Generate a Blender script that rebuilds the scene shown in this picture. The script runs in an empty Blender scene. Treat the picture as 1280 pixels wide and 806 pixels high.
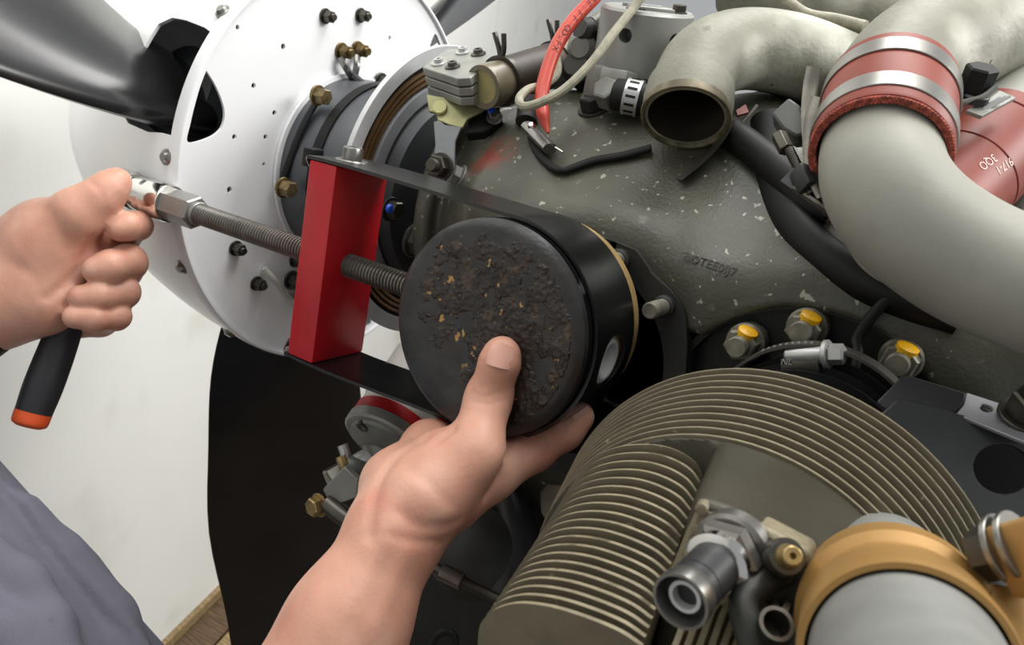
import bpy, bmesh, math, random
import numpy as np
import openvdb
from mathutils import Vector, Matrix
random.seed(7); rng = np.random.default_rng(7)
PI = math.pi
scene = bpy.context.scene
COL = scene.collection

# ---------------------------------------------------------------- camera
# World frame: X along the engine (propeller towards -X), Y away from the mechanic, Z up, metres;
# the origin is the centre of the piston crown.
FPX = 1000.0
def _rot(v):
    v = np.array(v, float); th = np.linalg.norm(v); k = v / th
    K = np.array([[0, -k[2], k[1]], [k[2], 0, -k[0]], [-k[1], k[0], 0]])
    return np.eye(3) + math.sin(th) * K + (1 - math.cos(th)) * K @ K
_R = _rot((.2084, -.5244, -.2504))
W = np.array([_R[:, 0], -_R[:, 2], _R[:, 1]])          # camera -> world
CAM = np.array([0.22957173, -0.38412169, 0.12754409])
cd = bpy.data.cameras.new('camera'); cam = bpy.data.objects.new('camera', cd); COL.objects.link(cam)
cd.sensor_width = 36; cd.lens = 36 * FPX / 1280; cd.clip_start = .01
mw = np.eye(4); mw[:3, :3] = W; mw[:3, 3] = CAM
cam.matrix_world = Matrix(mw.tolist())
cd.dof.use_dof = True; cd.dof.focus_distance = .5; cd.dof.aperture_fstop = 18
scene.camera = cam
# ---------------------------------------------------------------- light
scene.view_settings.view_transform = 'Standard'; scene.view_settings.look = 'None'
scene.view_settings.gamma = 1; scene.view_settings.use_curve_mapping = False
scene.view_settings.exposure = 0.22
wd = bpy.data.worlds.new('world'); scene.world = wd; wd.use_nodes = True
wd.node_tree.nodes['Background'].inputs[0].default_value = (.95, .98, 1, 1)
wd.node_tree.nodes['Background'].inputs[1].default_value = .36
def area(name, loc, target, sx, sy, power, col=(1, 1, 1)):
    l = bpy.data.lights.new(name, 'AREA'); l.shape = 'RECTANGLE'; l.size = sx; l.size_y = sy
    l.energy = power; l.color = col
    o = bpy.data.objects.new(name, l); COL.objects.link(o); o.location = loc
    o.rotation_euler = (Vector(target) - Vector(loc)).to_track_quat('-Z', 'Y').to_euler()
area('ceiling_and_fill_lamp', (.25, .45, 1.75), (0, .1, 0), 1.6, .6, 30, (1, .985, .95))
area('ceiling_and_fill_lamp', (2.0, .9, 1.5), (-.6, .3, 0), 1.6, .6, 48, (1, .99, .96))  # added fill lamp, unseen: brightens the backplate and wall
area('ceiling_and_fill_lamp', (-.3, -.7, 1.9), (-1.0, .4, 0), 1.2, 1.2, 16, (1, .99, .97))
area('ceiling_and_fill_lamp', (-.1, 1.9, 1.6), (-1.2, 2.0, .5), 1.2, .8, 26, (1, .99, .97))  # added wash lamp, unseen: evens out the far wall

# ---------------------------------------------------------------- placing helpers
def ray(p): return W @ np.array([(p[0] - 640) / FPX, (403 - p[1]) / FPX, -1.])
def at(p, X=None, Y=None, Z=None, d=None):
    r = ray(p)
    t = d if d is not None else (X - CAM[0]) / r[0] if X is not None else (Y - CAM[1]) / r[1] if Y is not None else (Z - CAM[2]) / r[2]
    return CAM + r * t
def Q(px, py, d): return at((px, py), d=d)
def on_plane(p, P0, n):
    r = ray(p); return CAM + r * (np.dot(P0 - CAM, n) / np.dot(r, n))
def nc(x, y, z):
    v = W @ np.array([x, y, z], float); return v / np.linalg.norm(v)
def unit(v): v = np.array(v, float); return v / np.linalg.norm(v)
EX, EY, EZ = np.eye(3)
def basis(ax):
    ax = unit(ax); h = EZ if abs(ax[2]) < .9 else EX
    u = unit(np.cross(h, ax)); return u, np.cross(ax, u), ax

# ---------------------------------------------------------------- geometry: everything is (V, F)
def join(*gs):
    V, F, o = [], [], 0
    for v, f in gs:
        V.append(np.asarray(v, float).reshape(-1, 3)); F += [[i + o for i in q] for q in f]; o += len(V[-1])
    return np.concatenate(V), F
def lathe(c, ax, prof, n=40, closed=False, a0=0, a1=2 * PI):
    c = np.array(c, float); u, v, w = basis(ax); full = abs(a1 - a0 - 2 * PI) < 1e-6
    m = n if full else n + 1
    an = a0 + (a1 - a0) * np.arange(m) / n
    V, F, rings = [], [], []
    for h, r in prof:
        if r < 1e-7: rings.append([len(V)] * m); V.append(c + w * h)
        else:
            rings.append(list(range(len(V), len(V) + m)))
            V += [c + w * h + r * (math.cos(t) * u + math.sin(t) * v) for t in an]
    k = len(rings); R = range(k if closed else k - 1)
    for i in R:
        A, B = rings[i], rings[(i + 1) % k]
        for j in range(n):
            j2 = (j + 1) % m
            q = [A[j], A[j2], B[j2], B[j]]; q2 = []
            for x in q:
                if x not in q2: q2.append(x)
            if len(q2) > 2: F.append(q2)
    return np.array(V), F
def cyl(c, ax, h0, h1, r, n=24, b=None):
    b = b if b is not None else min(r, h1 - h0) * .12
    return lathe(c, ax, [(h0, 0), (h0, r - b), (h0 + b, r), (h1 - b, r), (h1, r - b), (h1, 0)], n)
def pipe(c, ax, h0, h1, r, t, n=40):
    return lathe(c, ax, [(h0, r), (h1, r), (h1, r - t), (h0, r - t)], n, closed=True)
def catmull(P, k):
    P = np.array(P, float); Pe = np.vstack([2 * P[0] - P[1], P, 2 * P[-1] - P[-2]]); out = []
    for i in range(len(P) - 1):
        a, b, c, d = Pe[i:i + 4]
        for t in np.arange(k) / k:
            out.append(.5 * (2 * b + (c - a) * t + (2 * a - 5 * b + 4 * c - d) * t * t + (3 * b - a - 3 * c + d) * t ** 3))
    out.append(P[-1]); return np.array(out)
def frames(C):
    T = np.gradient(C, axis=0); T /= np.linalg.norm(T, axis=1)[:, None]
    u = basis(T[0])[0]; U = []
    for t in T:
        u = unit(u - t * np.dot(u, t)); U.append(u)
    U = np.array(U); return T, U, np.cross(T, U)
def tube(pts, r, n=14, k=8, wall=0, flat=1.0):
    pts = np.array(pts, float); rr = np.full(len(pts), r) if np.isscalar(r) else np.array(r, float)
    A = catmull(np.c_[pts, rr], k); C, rr = A[:, :3], A[:, 3]
    T, U, Vv = frames(C); an = 2 * PI * np.arange(n) / n
    def rings(rad):
        return np.concatenate([C[i] + rad[i] * (np.cos(an)[:, None] * U[i] + flat * np.sin(an)[:, None] * Vv[i]) for i in range(len(C))])
    m = len(C); V = rings(rr)
    F = [[i * n + j, i * n + (j + 1) % n, (i + 1) * n + (j + 1) % n, (i + 1) * n + j] for i in range(m - 1) for j in range(n)]
    if not wall:
        F += [list(range(n))[::-1], list(range((m - 1) * n, m * n))]
        return V, F
    o = len(V); V = np.concatenate([V, rings(rr - wall)])
    F += [[o + q for q in f[::-1]] for f in F]
    for b in (0, (m - 1) * n):
        for j in range(n): F.append([b + j, b + (j + 1) % n, o + b + (j + 1) % n, o + b + j])
    return V, F
def prism(poly, ex, holes=()):
    """solid from a planar 3-D outline (with holes) pushed along ex"""
    bm = bmesh.new(); ex = Vector(ex); ed = []
    for lp in [poly, *holes]:
        vs = [bm.verts.new(Vector(p)) for p in lp]
        ed += [bm.edges.new((vs[i], vs[(i + 1) % len(vs)])) for i in range(len(vs))]
    if holes: bmesh.ops.triangle_fill(bm, edges=ed, use_beauty=True)
    else: bm.faces.new(list(bm.verts))
    r = bmesh.ops.extrude_face_region(bm, geom=list(bm.faces) + list(bm.edges) + list(bm.verts))
    bmesh.ops.translate(bm, verts=[g for g in r['geom'] if isinstance(g, bmesh.types.BMVert)], vec=ex)
    bmesh.ops.recalc_face_normals(bm, faces=bm.faces)
    return unbm(bm)
def unbm(bm):
    bm.verts.index_update(); g = ([v.co[:] for v in bm.verts], [[v.index for v in f.verts] for f in bm.faces]); bm.free()
    return np.array(g[0]), g[1]
def plate(pts, P0, n, th, holes=()):
    """a flat plate lying in the plane (P0, n); outline given as it is seen from the camera"""
    P0 = np.array(P0, float); L = lambda q: [on_plane(p, P0, n) for p in q]
    return prism(L(pts), -np.array(n) * th, [L(h) for h in holes])
def circ_px(c, rx, ry, n=24, rot=0):
    return [(c[0] + rx * math.cos(t) * math.cos(rot) - ry * math.sin(t) * math.sin(rot), c[1] + rx * math.cos(t) * math.sin(rot) + ry * math.sin(t) * math.cos(rot)) for t in 2 * PI * np.arange(n) / n]
def box(c, hx, hy, hz, R=None, b=0):
    bm = bmesh.new(); bmesh.ops.create_cube(bm, size=2)
    bmesh.ops.scale(bm, vec=(hx, hy, hz), verts=bm.verts)
    if b: bmesh.ops.bevel(bm, geom=bm.edges[:], offset=b, segments=2, affect='EDGES', profile=.5)
    V, F = unbm(bm)
    if R is not None: V = V @ np.array(R).T if np.shape(R) == (3, 3) else V
    return V + np.array(c), F
def RM(u, v, w): return np.array([u, v, w]).T
def hexa(c, ax, h0, h1, r, b=.12, a=0):
    u, v, w = basis(ax); c = np.array(c, float); n = 6; V = []; F = []
    bb = r * b
    for h, rr in ((h0, r - bb), (h0 + bb, r), (h1 - bb, r), (h1, r - bb)):
        V += [c + w * h + rr * (math.cos(t + a) * u + math.sin(t + a) * v) for t in 2 * PI * np.arange(n) / n]
    for i in range(3):
        for j in range(n): F.append([i * n + j, i * n + (j + 1) % n, (i + 1) * n + (j + 1) % n, (i + 1) * n + j])
    F += [list(range(n))[::-1], list(range(3 * n, 4 * n))]
    return np.array(V), F
def thread(c, ax, h0, h1, r, pitch, depth, n=20):
    prof = [(h0, 0)]; h = h0
    while h < h1 - pitch * .5:
        prof += [(h, r - depth), (h + pitch * .3, r), (h + pitch * .6, r), (h + pitch * .9, r - depth)]; h += pitch
    return lathe(c, ax, prof + [(h1, r - depth), (h1, 0)], n)
def bolt_geo(c, ax, r, h, washer=True, stud=0):
    g = [hexa(c, ax, h * .15, h, r)]
    if washer: g.append(cyl(c, ax, 0, h * .18, r * 1.25, 20))
    if stud: g.append(thread(c, ax, h, h + stud, r * .55, r * .16, r * .05, 14))
    return join(*g)
def booled(geo, cutters):
    def tmp(g):
        me = bpy.data.meshes.new('tmp'); me.from_pydata([tuple(v) for v in g[0]], [], g[1])
        bm = bmesh.new(); bm.from_mesh(me); bmesh.ops.recalc_face_normals(bm, faces=bm.faces); bm.to_mesh(me); bm.free()
        o = bpy.data.objects.new('tmp', me); COL.objects.link(o); return o
    a = tmp(geo); bs = [tmp(c) for c in cutters]
    for b in bs:
        m = a.modifiers.new('b', 'BOOLEAN'); m.object = b; m.operation = 'DIFFERENCE'; m.solver = 'EXACT'
    dg = bpy.context.evaluated_depsgraph_get(); me = bpy.data.meshes.new_from_object(a.evaluated_get(dg))
    g = (np.array([v.co[:] for v in me.vertices]), [list(p.vertices) for p in me.polygons])
    bpy.data.meshes.remove(me)
    for o in [a] + bs:
        me = o.data; bpy.data.objects.remove(o); bpy.data.meshes.remove(me)
    return g
# ---------------------------------------------------------------- distance fields, for castings and bodies
def rc(P, a, b, ra, rb):
    a = np.asarray(a, float); b = np.asarray(b, float); ab = b - a
    t = np.clip(((P - a) @ ab) / (ab @ ab), 0, 1)
    return np.linalg.norm(P - a - t[..., None] * ab, axis=-1) - (ra + t * (rb - ra))
def smin(a, b, k):
    h = np.clip(.5 + .5 * (b - a) / k, 0, 1); return b * (1 - h) + a * h - k * h * (1 - h)
def smax(a, b, k): return -smin(-a, -b, k)
def sbox(P, c, h, r=0):
    q = np.abs(P - np.array(c)) - (np.array(h) - r)
    return np.linalg.norm(np.maximum(q, 0), axis=-1) + np.minimum(q.max(-1), 0) - r
def scyl(P, c, ax, R, h0, h1, r=0):
    """ax: 0 / 1 / 2; h0..h1 along it"""
    o = [i for i in range(3) if i != ax]; c = np.array(c, float)
    dr = np.hypot(P[..., o[0]] - c[o[0]], P[..., o[1]] - c[o[1]]) - (R - r)
    dh = np.abs(P[..., ax] - (h0 + h1) / 2) - (abs(h1 - h0) / 2 - r)
    return np.minimum(np.maximum(dr, dh), 0) + np.hypot(np.maximum(dr, 0), np.maximum(dh, 0)) - r
def sdf_mesh(f, lo, hi, vox):
    lo = np.array(lo, float); n = np.ceil((np.array(hi) - lo) / vox).astype(int) + 1
    A = np.empty(n, np.float32); X = lo[0] + vox * np.arange(n[0])
    YZ = np.stack(np.meshgrid(lo[1] + vox * np.arange(n[1]), lo[2] + vox * np.arange(n[2]), indexing='ij'), -1)
    for i in range(0, n[0], 16):
        xs = X[i:i + 16]; P = np.empty((len(xs), n[1], n[2], 3)); P[..., 0] = xs[:, None, None]; P[..., 1:] = YZ
        A[i:i + 16] = f(P)
    A[[0, -1]] = np.maximum(A[[0, -1]], vox * .5); A[:, [0, -1]] = np.maximum(A[:, [0, -1]], vox * .5); A[:, :, [0, -1]] = np.maximum(A[:, :, [0, -1]], vox * .5)
    g = openvdb.FloatGrid(background=float(vox * 4)); g.copyFromArray(A / vox)
    p, q = g.convertToQuads(isovalue=0.0)
    return np.asarray(p, float) * vox + lo, [list(map(int, f[::-1])) for f in q]

# ---------------------------------------------------------------- materials (procedural)
def lin(h):
    c = [int(h[i:i + 2], 16) / 255 for i in (0, 2, 4)]
    return tuple(x / 12.92 if x <= .04045 else ((x + .055) / 1.055) ** 2.4 for x in c) + (1,)
def M(name, col, rough=.5, metal=0., var=.12, scale=30, bump=0., bscale=300, spots=(), coat=0., sss=0., spec=.5, stretch=None):
    """spots: (colour, scale, threshold, softness, centre or None, radius)"""
    m = bpy.data.materials.new(name); m.use_nodes = True; N = m.node_tree.nodes; L = m.node_tree.links
    b = N['Principled BSDF']; b.inputs['Roughness'].default_value = rough; b.inputs['Metallic'].default_value = metal
    b.inputs['Coat Weight'].default_value = coat; b.inputs['Coat Roughness'].default_value = .15; b.inputs['Specular IOR Level'].default_value = spec
    if sss: b.inputs['Subsurface Weight'].default_value = sss; b.inputs['Subsurface Radius'].default_value = (.012, .005, .003); b.inputs['Subsurface Scale'].default_value = .35
    geo = N.new('ShaderNodeTexCoord'); vec = geo.outputs['Object']
    if stretch:
        mp = N.new('ShaderNodeMapping'); mp.inputs['Scale'].default_value = stretch; L.new(vec, mp.inputs[0]); vec2 = mp.outputs[0]
    else: vec2 = vec
    c = lin(col)
    def noise(s, det=4, v=None):
        n = N.new('ShaderNodeTexNoise'); n.inputs['Scale'].default_value = s; n.inputs['Detail'].default_value = det; L.new(v if v is not None else vec2, n.inputs['Vector']); return n
    def mix(f, a, bcol):
        x = N.new('ShaderNodeMix'); x.data_type = 'RGBA'; L.new(f, x.inputs[0])
        for i, s in ((6, a), (7, bcol)):
            if hasattr(s, 'links'): L.new(s, x.inputs[i])
            else: x.inputs[i].default_value = s
        return x.outputs[2]
    def ramp(f, a, z):
        r = N.new('ShaderNodeMapRange'); r.interpolation_type = 'SMOOTHSTEP'; r.inputs[1].default_value = a; r.inputs[2].default_value = z; L.new(f, r.inputs[0]); return r.outputs[0]
    n = noise(scale)
    out = mix(ramp(n.outputs[0], .3, .7), tuple(x * (1 - var) for x in c[:3]) + (1,), tuple(min(1, x * (1 + var)) for x in c[:3]) + (1,))
    for col2, s, th, soft, ctr, rad in spots:
        n2 = noise(s, 3, vec); f = ramp(n2.outputs[0], th, th + soft)
        if ctr is not None:
            vd = N.new('ShaderNodeVectorMath'); vd.operation = 'DISTANCE'; L.new(vec, vd.inputs[0]); vd.inputs[1].default_value = tuple(ctr)
            f2 = ramp(vd.outputs['Value'], rad, rad * .45)
            mu = N.new('ShaderNodeMath'); mu.operation = 'MULTIPLY'; L.new(f, mu.inputs[0]); L.new(f2, mu.inputs[1]); f = mu.outputs[0]
        out = mix(f, out, lin(col2))
    L.new(out, b.inputs['Base Color'])
    if bump:
        n3 = noise(bscale, 5); bp = N.new('ShaderNodeBump'); bp.inputs['Strength'].default_value = bump; bp.inputs['Distance'].default_value = .0015
        L.new(n3.outputs[0], bp.inputs['Height']); L.new(bp.outputs[0], b.inputs['Normal'])
    return m

# ---------------------------------------------------------------- things and parts
def mesh_obj(name, geo, mat, L, smooth=True, angle=35, bevel=0, subsurf=0):
    V, F = geo; V = np.asarray(V, float) - np.array(L)
    me = bpy.data.meshes.new(name); me.from_pydata([tuple(v) for v in V], [], F); me.update()
    bm = bmesh.new(); bm.from_mesh(me); bmesh.ops.recalc_face_normals(bm, faces=bm.faces); bm.to_mesh(me); bm.free()
    if smooth:
        me.shade_smooth(); me.set_sharp_from_angle(angle=math.radians(angle))
    me.materials.append(mat)
    o = bpy.data.objects.new(name, me); COL.objects.link(o)
    if bevel:
        b = o.modifiers.new('bevel', 'BEVEL'); b.width = bevel; b.segments = 2; b.limit_method = 'ANGLE'; b.angle_limit = math.radians(40)
    return o
class Thing:
    def __init__(s, name, label, cat, loc, group=None):
        s.L = np.array(loc, float); o = bpy.data.objects.new(name, None); o.empty_display_size = .02
        COL.objects.link(o); o.location = s.L; o['label'] = label; o['category'] = cat
        if group: o['group'] = group
        s.o = o
    def p(s, name, geo, mat, parent=None, label=None, kind=None, **kw):
        o = mesh_obj(name, geo, mat, s.L, **kw); o.parent = parent or s.o
        if label: o['label'] = label
        if kind: o['kind'] = kind
        return o
def single(name, geo, mat, label, cat, group=None, loc=None, **kw):
    L = np.mean(geo[0], axis=0) if loc is None else loc
    o = mesh_obj(name, geo, mat, L, **kw); o.location = L; o['label'] = label; o['category'] = cat
    if group: o['group'] = group
    return o
def struct(name, geo, mat, **kw):
    o = mesh_obj(name, geo, mat, (0, 0, 0), **kw); o['kind'] = 'structure'; return o
STAIN = tuple(at((626, 212), Y=.150) - np.array([0, .2, -.05]))
m_wall = M('wall_paint', 'E9E9E4', .55, var=.02, scale=3, spots=[('D6D5CC', 4, .55, .25, None, 0)])
m_white = M('white_enamel', 'F0F1F2', .35, var=.02, scale=12, coat=.3)
m_wood = M('weathered_wood', '5A4630', .7, var=.5, scale=18, stretch=(1, 12, 12), bump=.3)
m_wood2 = M('pale_wood', '8A7450', .7, var=.35, scale=18, stretch=(1, 12, 12), bump=.3)
m_blade = M('black_blade_paint', '161617', .26, var=.3, scale=14, coat=.35)
m_black = M('black_rubber', '111112', .55, var=.2, spec=.3)
m_dark = M('dark_steel', '2C2D2E', .45, .35, var=.25, scale=40)
m_strap = M('black_strap', '0B0C0D', .30, .1, var=.25, scale=40, coat=.25, spots=[('4A4B4A', 60, .68, .1, None, 0)])
m_hub = M('dark_grey_hub', '55585C', .38, .35, var=.08, scale=20)
m_hubd = M('charcoal_disc', '3A3C3F', .45, .25, var=.15, scale=20)
m_alu = M('bright_aluminium', 'B9B9B8', .38, .7, var=.08, scale=40)
m_greyal = M('dull_aluminium', '94958F', .48, .45, var=.12, scale=50, bump=.08)
m_steel = M('steel', '8A8884', .3, .9, var=.12, scale=60)
m_dsteel = M('oiled_steel', '55524C', .36, .85, var=.2, scale=80)
m_chrome = M('chrome', 'D5D3D0', .1, 1, var=.04)
m_rim = M('satin_rim', 'C9CACB', .42, .35, var=.05, scale=60)
m_thread = M('thread_steel', '6E6B66', .33, .7, var=.15, scale=80)
m_steelg = M('ground_steel', '8F8E8A', .38, .6, var=.1, scale=60)
m_nut = M('dull_cadmium_nut', '7B776A', .45, .4, var=.25, scale=150)
m_dbrass = M('dark_brass', '6A5A38', .35, .7, var=.3, scale=200)
m_gap = M('track_gap', '141312', .6, var=.1, spec=.2)
m_band = M('band_steel', '8E8C87', .36, .8, var=.08, scale=60)
m_copper = M('copper_track', '8A6A48', .35, .7, var=.15)
m_letter = M('grimy_lettering', '34342C', .5, .1, var=.3, scale=120)
m_oldbrass = M('old_brass', '7E6E4C', .4, .6, var=.3, scale=200)
m_brass = M('brass', 'A08A5C', .35, .75, var=.25, scale=200)
m_case = M('olive_crankcase', '48483D', .38, .12, var=.22, scale=16, bump=.25, bscale=420, coat=.10,
           spots=[('9C9C8E', 160, .66, .03, None, 0), ('77776A', 45, .66, .08, None, 0), ('3F3B30', 20, .56, .2, None, 0), ('7A3428', 40, .40, .15, STAIN, .030)])
m_cased = M('dark_casting', '2A2A27', .5, .2, var=.25, scale=30, bump=.15, spots=[('6E6E6A', 30, .70, .1, None, 0)])
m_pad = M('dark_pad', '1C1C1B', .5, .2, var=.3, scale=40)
m_nutcap = M('dark_nut_cap', '4A4A47', .5, .1, var=.1)
m_finedge = M('pale_fin_edge', '8A8069', .45, .2, var=.16, scale=120, bump=.2, bscale=700, spots=[('5A5240', 60, .6, .1, None, 0)])
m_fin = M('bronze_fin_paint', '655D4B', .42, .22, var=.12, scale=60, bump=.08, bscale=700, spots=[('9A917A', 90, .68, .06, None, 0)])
m_drum = M('brown_head_paint', '332F23', .42, .2, var=.14, scale=30, bump=.12, bscale=900)
m_cast = M('sand_cast_head', '7A715C', .5, .25, var=.18, scale=60, bump=.35, bscale=450)
m_pipe = M('pale_grey_tube', '7E7D70', .56, .1, var=.14, scale=30, bump=.28, bscale=260, spots=[('62614F', 60, .64, .10, None, 0), ('B5B4A8', 14, .52, .2, None, 0), ('3A382E', 130, .72, .04, None, 0)])
m_pipeS = M('smooth_grey_tube', '94938A', .56, .1, var=.10, scale=14, bump=.08, bscale=300, spots=[('77776C', 24, .56, .2, None, 0)])
m_inside = M('dark_inside', '2A2318', .7, var=.4, scale=40)
m_lip = M('rusty_lip', '655D48', .5, .3, var=.4, scale=120)
m_redhose = M('red_silicone', '80301F', .5, var=.10, scale=30)
m_redcloth = M('red_hose_cloth_end', '9A4A3A', .75, var=.5, scale=400, bump=.5, bscale=700)
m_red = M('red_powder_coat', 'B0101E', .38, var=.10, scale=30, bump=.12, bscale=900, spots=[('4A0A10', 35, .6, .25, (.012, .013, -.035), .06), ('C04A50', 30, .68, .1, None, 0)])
m_redwire = M('red_wire', 'C24434', .35, var=.08, scale=50)
m_ink = M('black_ink', '5A1A14', .6, var=0)
m_print = M('pale_print', 'E0C8BE', .6, var=0)
m_braid = M('grey_braid', '9B9785', .6, var=.2, scale=120, bump=.3, bscale=900)
m_crown = M('carbon_crown', '2A2A2B', .38, .1, var=.35, scale=60, bump=.25, bscale=260,
            spots=[('30231B', 20, .36, .2, (.024, -.05, -.018), .055), ('2E241E', 38, .48, .06, (.01, -.05, .012), .062), ('B08648', 110, .67, .03, (-.01, -.05, .012), .05)])
m_carbon = M('carbon_flake', '2A2320', .33, .1, var=.5, scale=80, bump=.5, bscale=500, spots=[('43352A', 90, .55, .08, None, 0), ('A98650', 150, .655, .03, None, 0)])
m_skirt = M('tan_piston_skirt', 'B79A66', .45, .3, var=.15, scale=40)
m_piston = M('dark_piston_side', '232426', .32, .45, var=.3, scale=40, spots=[('6B6C6C', 70, .68, .08, None, 0)])
m_skin = M('skin', 'C9957F', .47, var=.06, scale=45, bump=.16, bscale=420, sss=.18, spots=[('BD7C6A', 24, .45, .35, None, 0), ('D9AB96', 17, .5, .3, None, 0)])
m_nail = M('nail', 'D2A090', .28, var=.05, sss=.1)
m_shirt = M('grey_work_shirt', '62626E', .85, var=.08, scale=25, bump=.35, bscale=900, spots=[('50505A', 26, .68, .05, None, 0)])
m_orange = M('orange_cap', 'E0592A', .45, var=.05)
m_handle = M('black_grip', '26272B', .5, var=.15)
m_yellow = M('yellow_seal_paint', 'E2A912', .4, var=.1, scale=100)
m_blue = M('blue_paint', '1C4FD0', .4, var=.05)
m_yband = M('yellow_zinc_band', 'A27C46', .42, .35, var=.10, scale=20)
m_zinc = M('yellow_zinc', '9C9A70', .45, .4, var=.2, scale=60)
m_grey = M('grey_plate', '85878A', .5, .3, var=.08)
m_bracket = M('dark_bracket', '343536', .45, .2, var=.1, scale=20, spots=[('6E6A3C', 60, .72, .05, None, 0)])
m_cap = M('amber_cap', '6B6350', .4, var=.2, coat=.2)
m_capd = M('amber_cap_face', 'A59C6A', .4, var=.15)
m_rubberhose = M('brown_stained_rubber', '3A2E24', .5, var=.3, scale=25, spots=[('7A5C3C', 22, .50, .2, None, 0)])
m_gov = M('grey_painted_casting', '74756F', .45, .25, var=.12, scale=60, bump=.1)
m_tred = M('red_tape', 'B01F22', .4, var=.06)
m_twhite = M('white_tape', 'C9C8C2', .45, var=.04)
# ================================================================ SETTING
FLOOR = -1.22
e0 = at((215, 800), Z=FLOOR); e1 = at((275, 740), Z=FLOOR); ed = unit(e1 - e0); wn = np.array([-ed[1], ed[0], 0.])
if wn[0] < 0: wn = -wn
e0 = e0 - ed * 3; L_ = 8.0
q = [e0, e0 + ed * L_, e0 + ed * L_ - wn * .1, e0 - wn * .1]
struct('wall_front', prism([p + EZ * 0 for p in q], EZ * 3.2), m_wall)
for k in range(2):                                              # faint joints between the wall boards
    c = at((678, 10), Z=.5); t0 = np.dot(at((678, 10), d=2.3) - e0, ed) + k * 1.22
    a = e0 + ed * t0
    g = struct('trim_%d' % (k + 1), prism([a + wn * .0, a + ed * .012, a + ed * .012 + wn * .002, a + wn * .002], EZ * 3.2), M('wall_joint', 'CFCFCA', .6, var=.02))
fl = struct('floor', prism([e0, e0 + ed * L_, e0 + ed * L_ + wn * 5, e0 + wn * 5], EZ * -.05), M('dark_floor', '4C3D2C', .8, var=.3))
fl.location = (0, 0, -.0225 + FLOOR - e0[2])
for k in range(9):                                              # floor boards that run along the wall
    a = e0 + ed * 2.2 + wn * (.004 + .094 * k) + EZ * -.02
    g = prism([a, a + ed * 2.6, a + ed * 2.6 + wn * .086, a + wn * .086], EZ * (.018 + .004 * (k % 3)))
    o = mesh_obj('floor_plank', g, m_wood2 if k in (1,) else m_wood, (0, 0, 0), bevel=.003); o.parent = fl; o.location = (0, 0, .0225)
a = e0 + ed * 2.2
o = struct('baseboard_front', prism([a, a + ed * 3, a + ed * 3 + wn * .014, a + wn * .014], EZ * .03), m_wood2, bevel=.003)
# ================================================================ PROPELLER
PY, PZ, BX, BR = .2431, .0323, -.342, .2
AX = np.array([0, PY, PZ])
def pc(x): return AX + EX * x
prop = Thing('propeller', 'black-bladed propeller with white spinner and white perforated backplate', 'propeller', pc(BX))
BLX = BX - .085
BANG = [math.radians(a) for a in (-82, 38, 159.5)]
def bdir(t): return np.array([0, math.cos(t), math.sin(t)])
def btan(t): return np.array([0, -math.sin(t), math.cos(t)])
# spinner with an opening for each blade
prof = [(-x, BR * (1 - (x / .40) ** 1.75) ** .62 if x < .3999 else 0) for x in np.linspace(0, .4, 26)]
outer = lathe(pc(BX), EX, prof + [(-x, max(r - .003, 0)) for (h, r) in prof[::-1] for x in [min(-h, .397)]][1:], 96, closed=True)
outer = lathe(pc(BX), EX, prof, 96)
cut = []
from mathutils.bvhtree import BVHTree
_b = BVHTree.FromPolygons([Vector(v) for v in outer[0]], outer[1])
def on_spinner(p):
    h = _b.ray_cast(Vector(CAM), Vector(ray(p)))
    return np.array(h[0]) if h[0] is not None else at(p, X=BX - .009)
u3, v3 = bdir(BANG[2]), btan(BANG[2]); OP = []
for p in [(232, 25), (215, 22), (198, 30), (175, 70), (158, 112), (152, 138), (160, 154), (185, 165)]:
    h = on_spinner(p) - pc(BX); OP.append((h[0], np.dot(h, v3)))
e_top = np.dot(at((266, 42), X=BX - .009) - pc(BX), v3); e_bot = np.dot(at((224, 174), X=BX - .009) - pc(BX), v3)
OP = [(-.009, e_top), (-.020, (e_top * .6 + OP[0][1] * .4))] + OP + [(-.022, e_bot), (-.009, e_bot)]
for t in BANG:
    u, v = bdir(t), btan(t)
    cut.append(prism([pc(BX) + EX * x + v * w_ + u * .09 for x, w_ in OP], u * .16))
inner = lathe(pc(BX), EX, [(h if h > -.39 else h + .003, max(r - .003, 0)) for h, r in prof][:25] + [(-.392, 0)], 96)
solid = join(outer, (inner[0], [f[::-1] for f in inner[1]]))
no = len(outer[0]); lipf = []
for j in range(96): lipf.append([j, (j + 1) % 96, no + (j + 1) % 96, no + j])
solid = (solid[0], solid[1] + lipf)
prop.p('spinner', booled(solid, cut), m_white)
# backplate: disc with a D-shaped window at each blade and drilled holes
disc = lathe(pc(BX), EX, [(0, 0), (0, BR - .003), (-.0025, BR - .003), (-.0025, 0)], 128)
win = []
u3, v3 = bdir(BANG[2]), btan(BANG[2])
WPT = [(np.dot(at(p, X=BX) - pc(BX), u3), np.dot(at(p, X=BX) - pc(BX), v3)) for p in [(258, 88), (268, 104), (277, 124), (281, 142), (277, 160), (262, 172), (235, 178), (238, 155), (244, 130), (251, 106)]]
for t in BANG:
    u, v = bdir(t), btan(t); c = pc(BX + .02)
    P = catmull(np.array([c + u * a + v * b for a, b in WPT + WPT[:1]]), 4)[:-1]
    win.append(prism(P, EX * -.05))
hole_px = [(354, 58, 3.2), (317, 107, 3), (343, 141, 3), (293, 171, 3), (332, 171, 3), (361, 167, 4), (287, 237, 3.6), (487, 47, 2.6), (297, 34, 2.5), (262, 262, 2.5), (330, 205, 2.4)]
hc = [cyl(at((x, y), X=BX), EX, -.02, .02, r * .00078, 14, 0) for x, y, r in hole_px]
prop.p('backplate', booled(disc, win + [join(*hc)]), m_white, angle=30)
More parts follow.
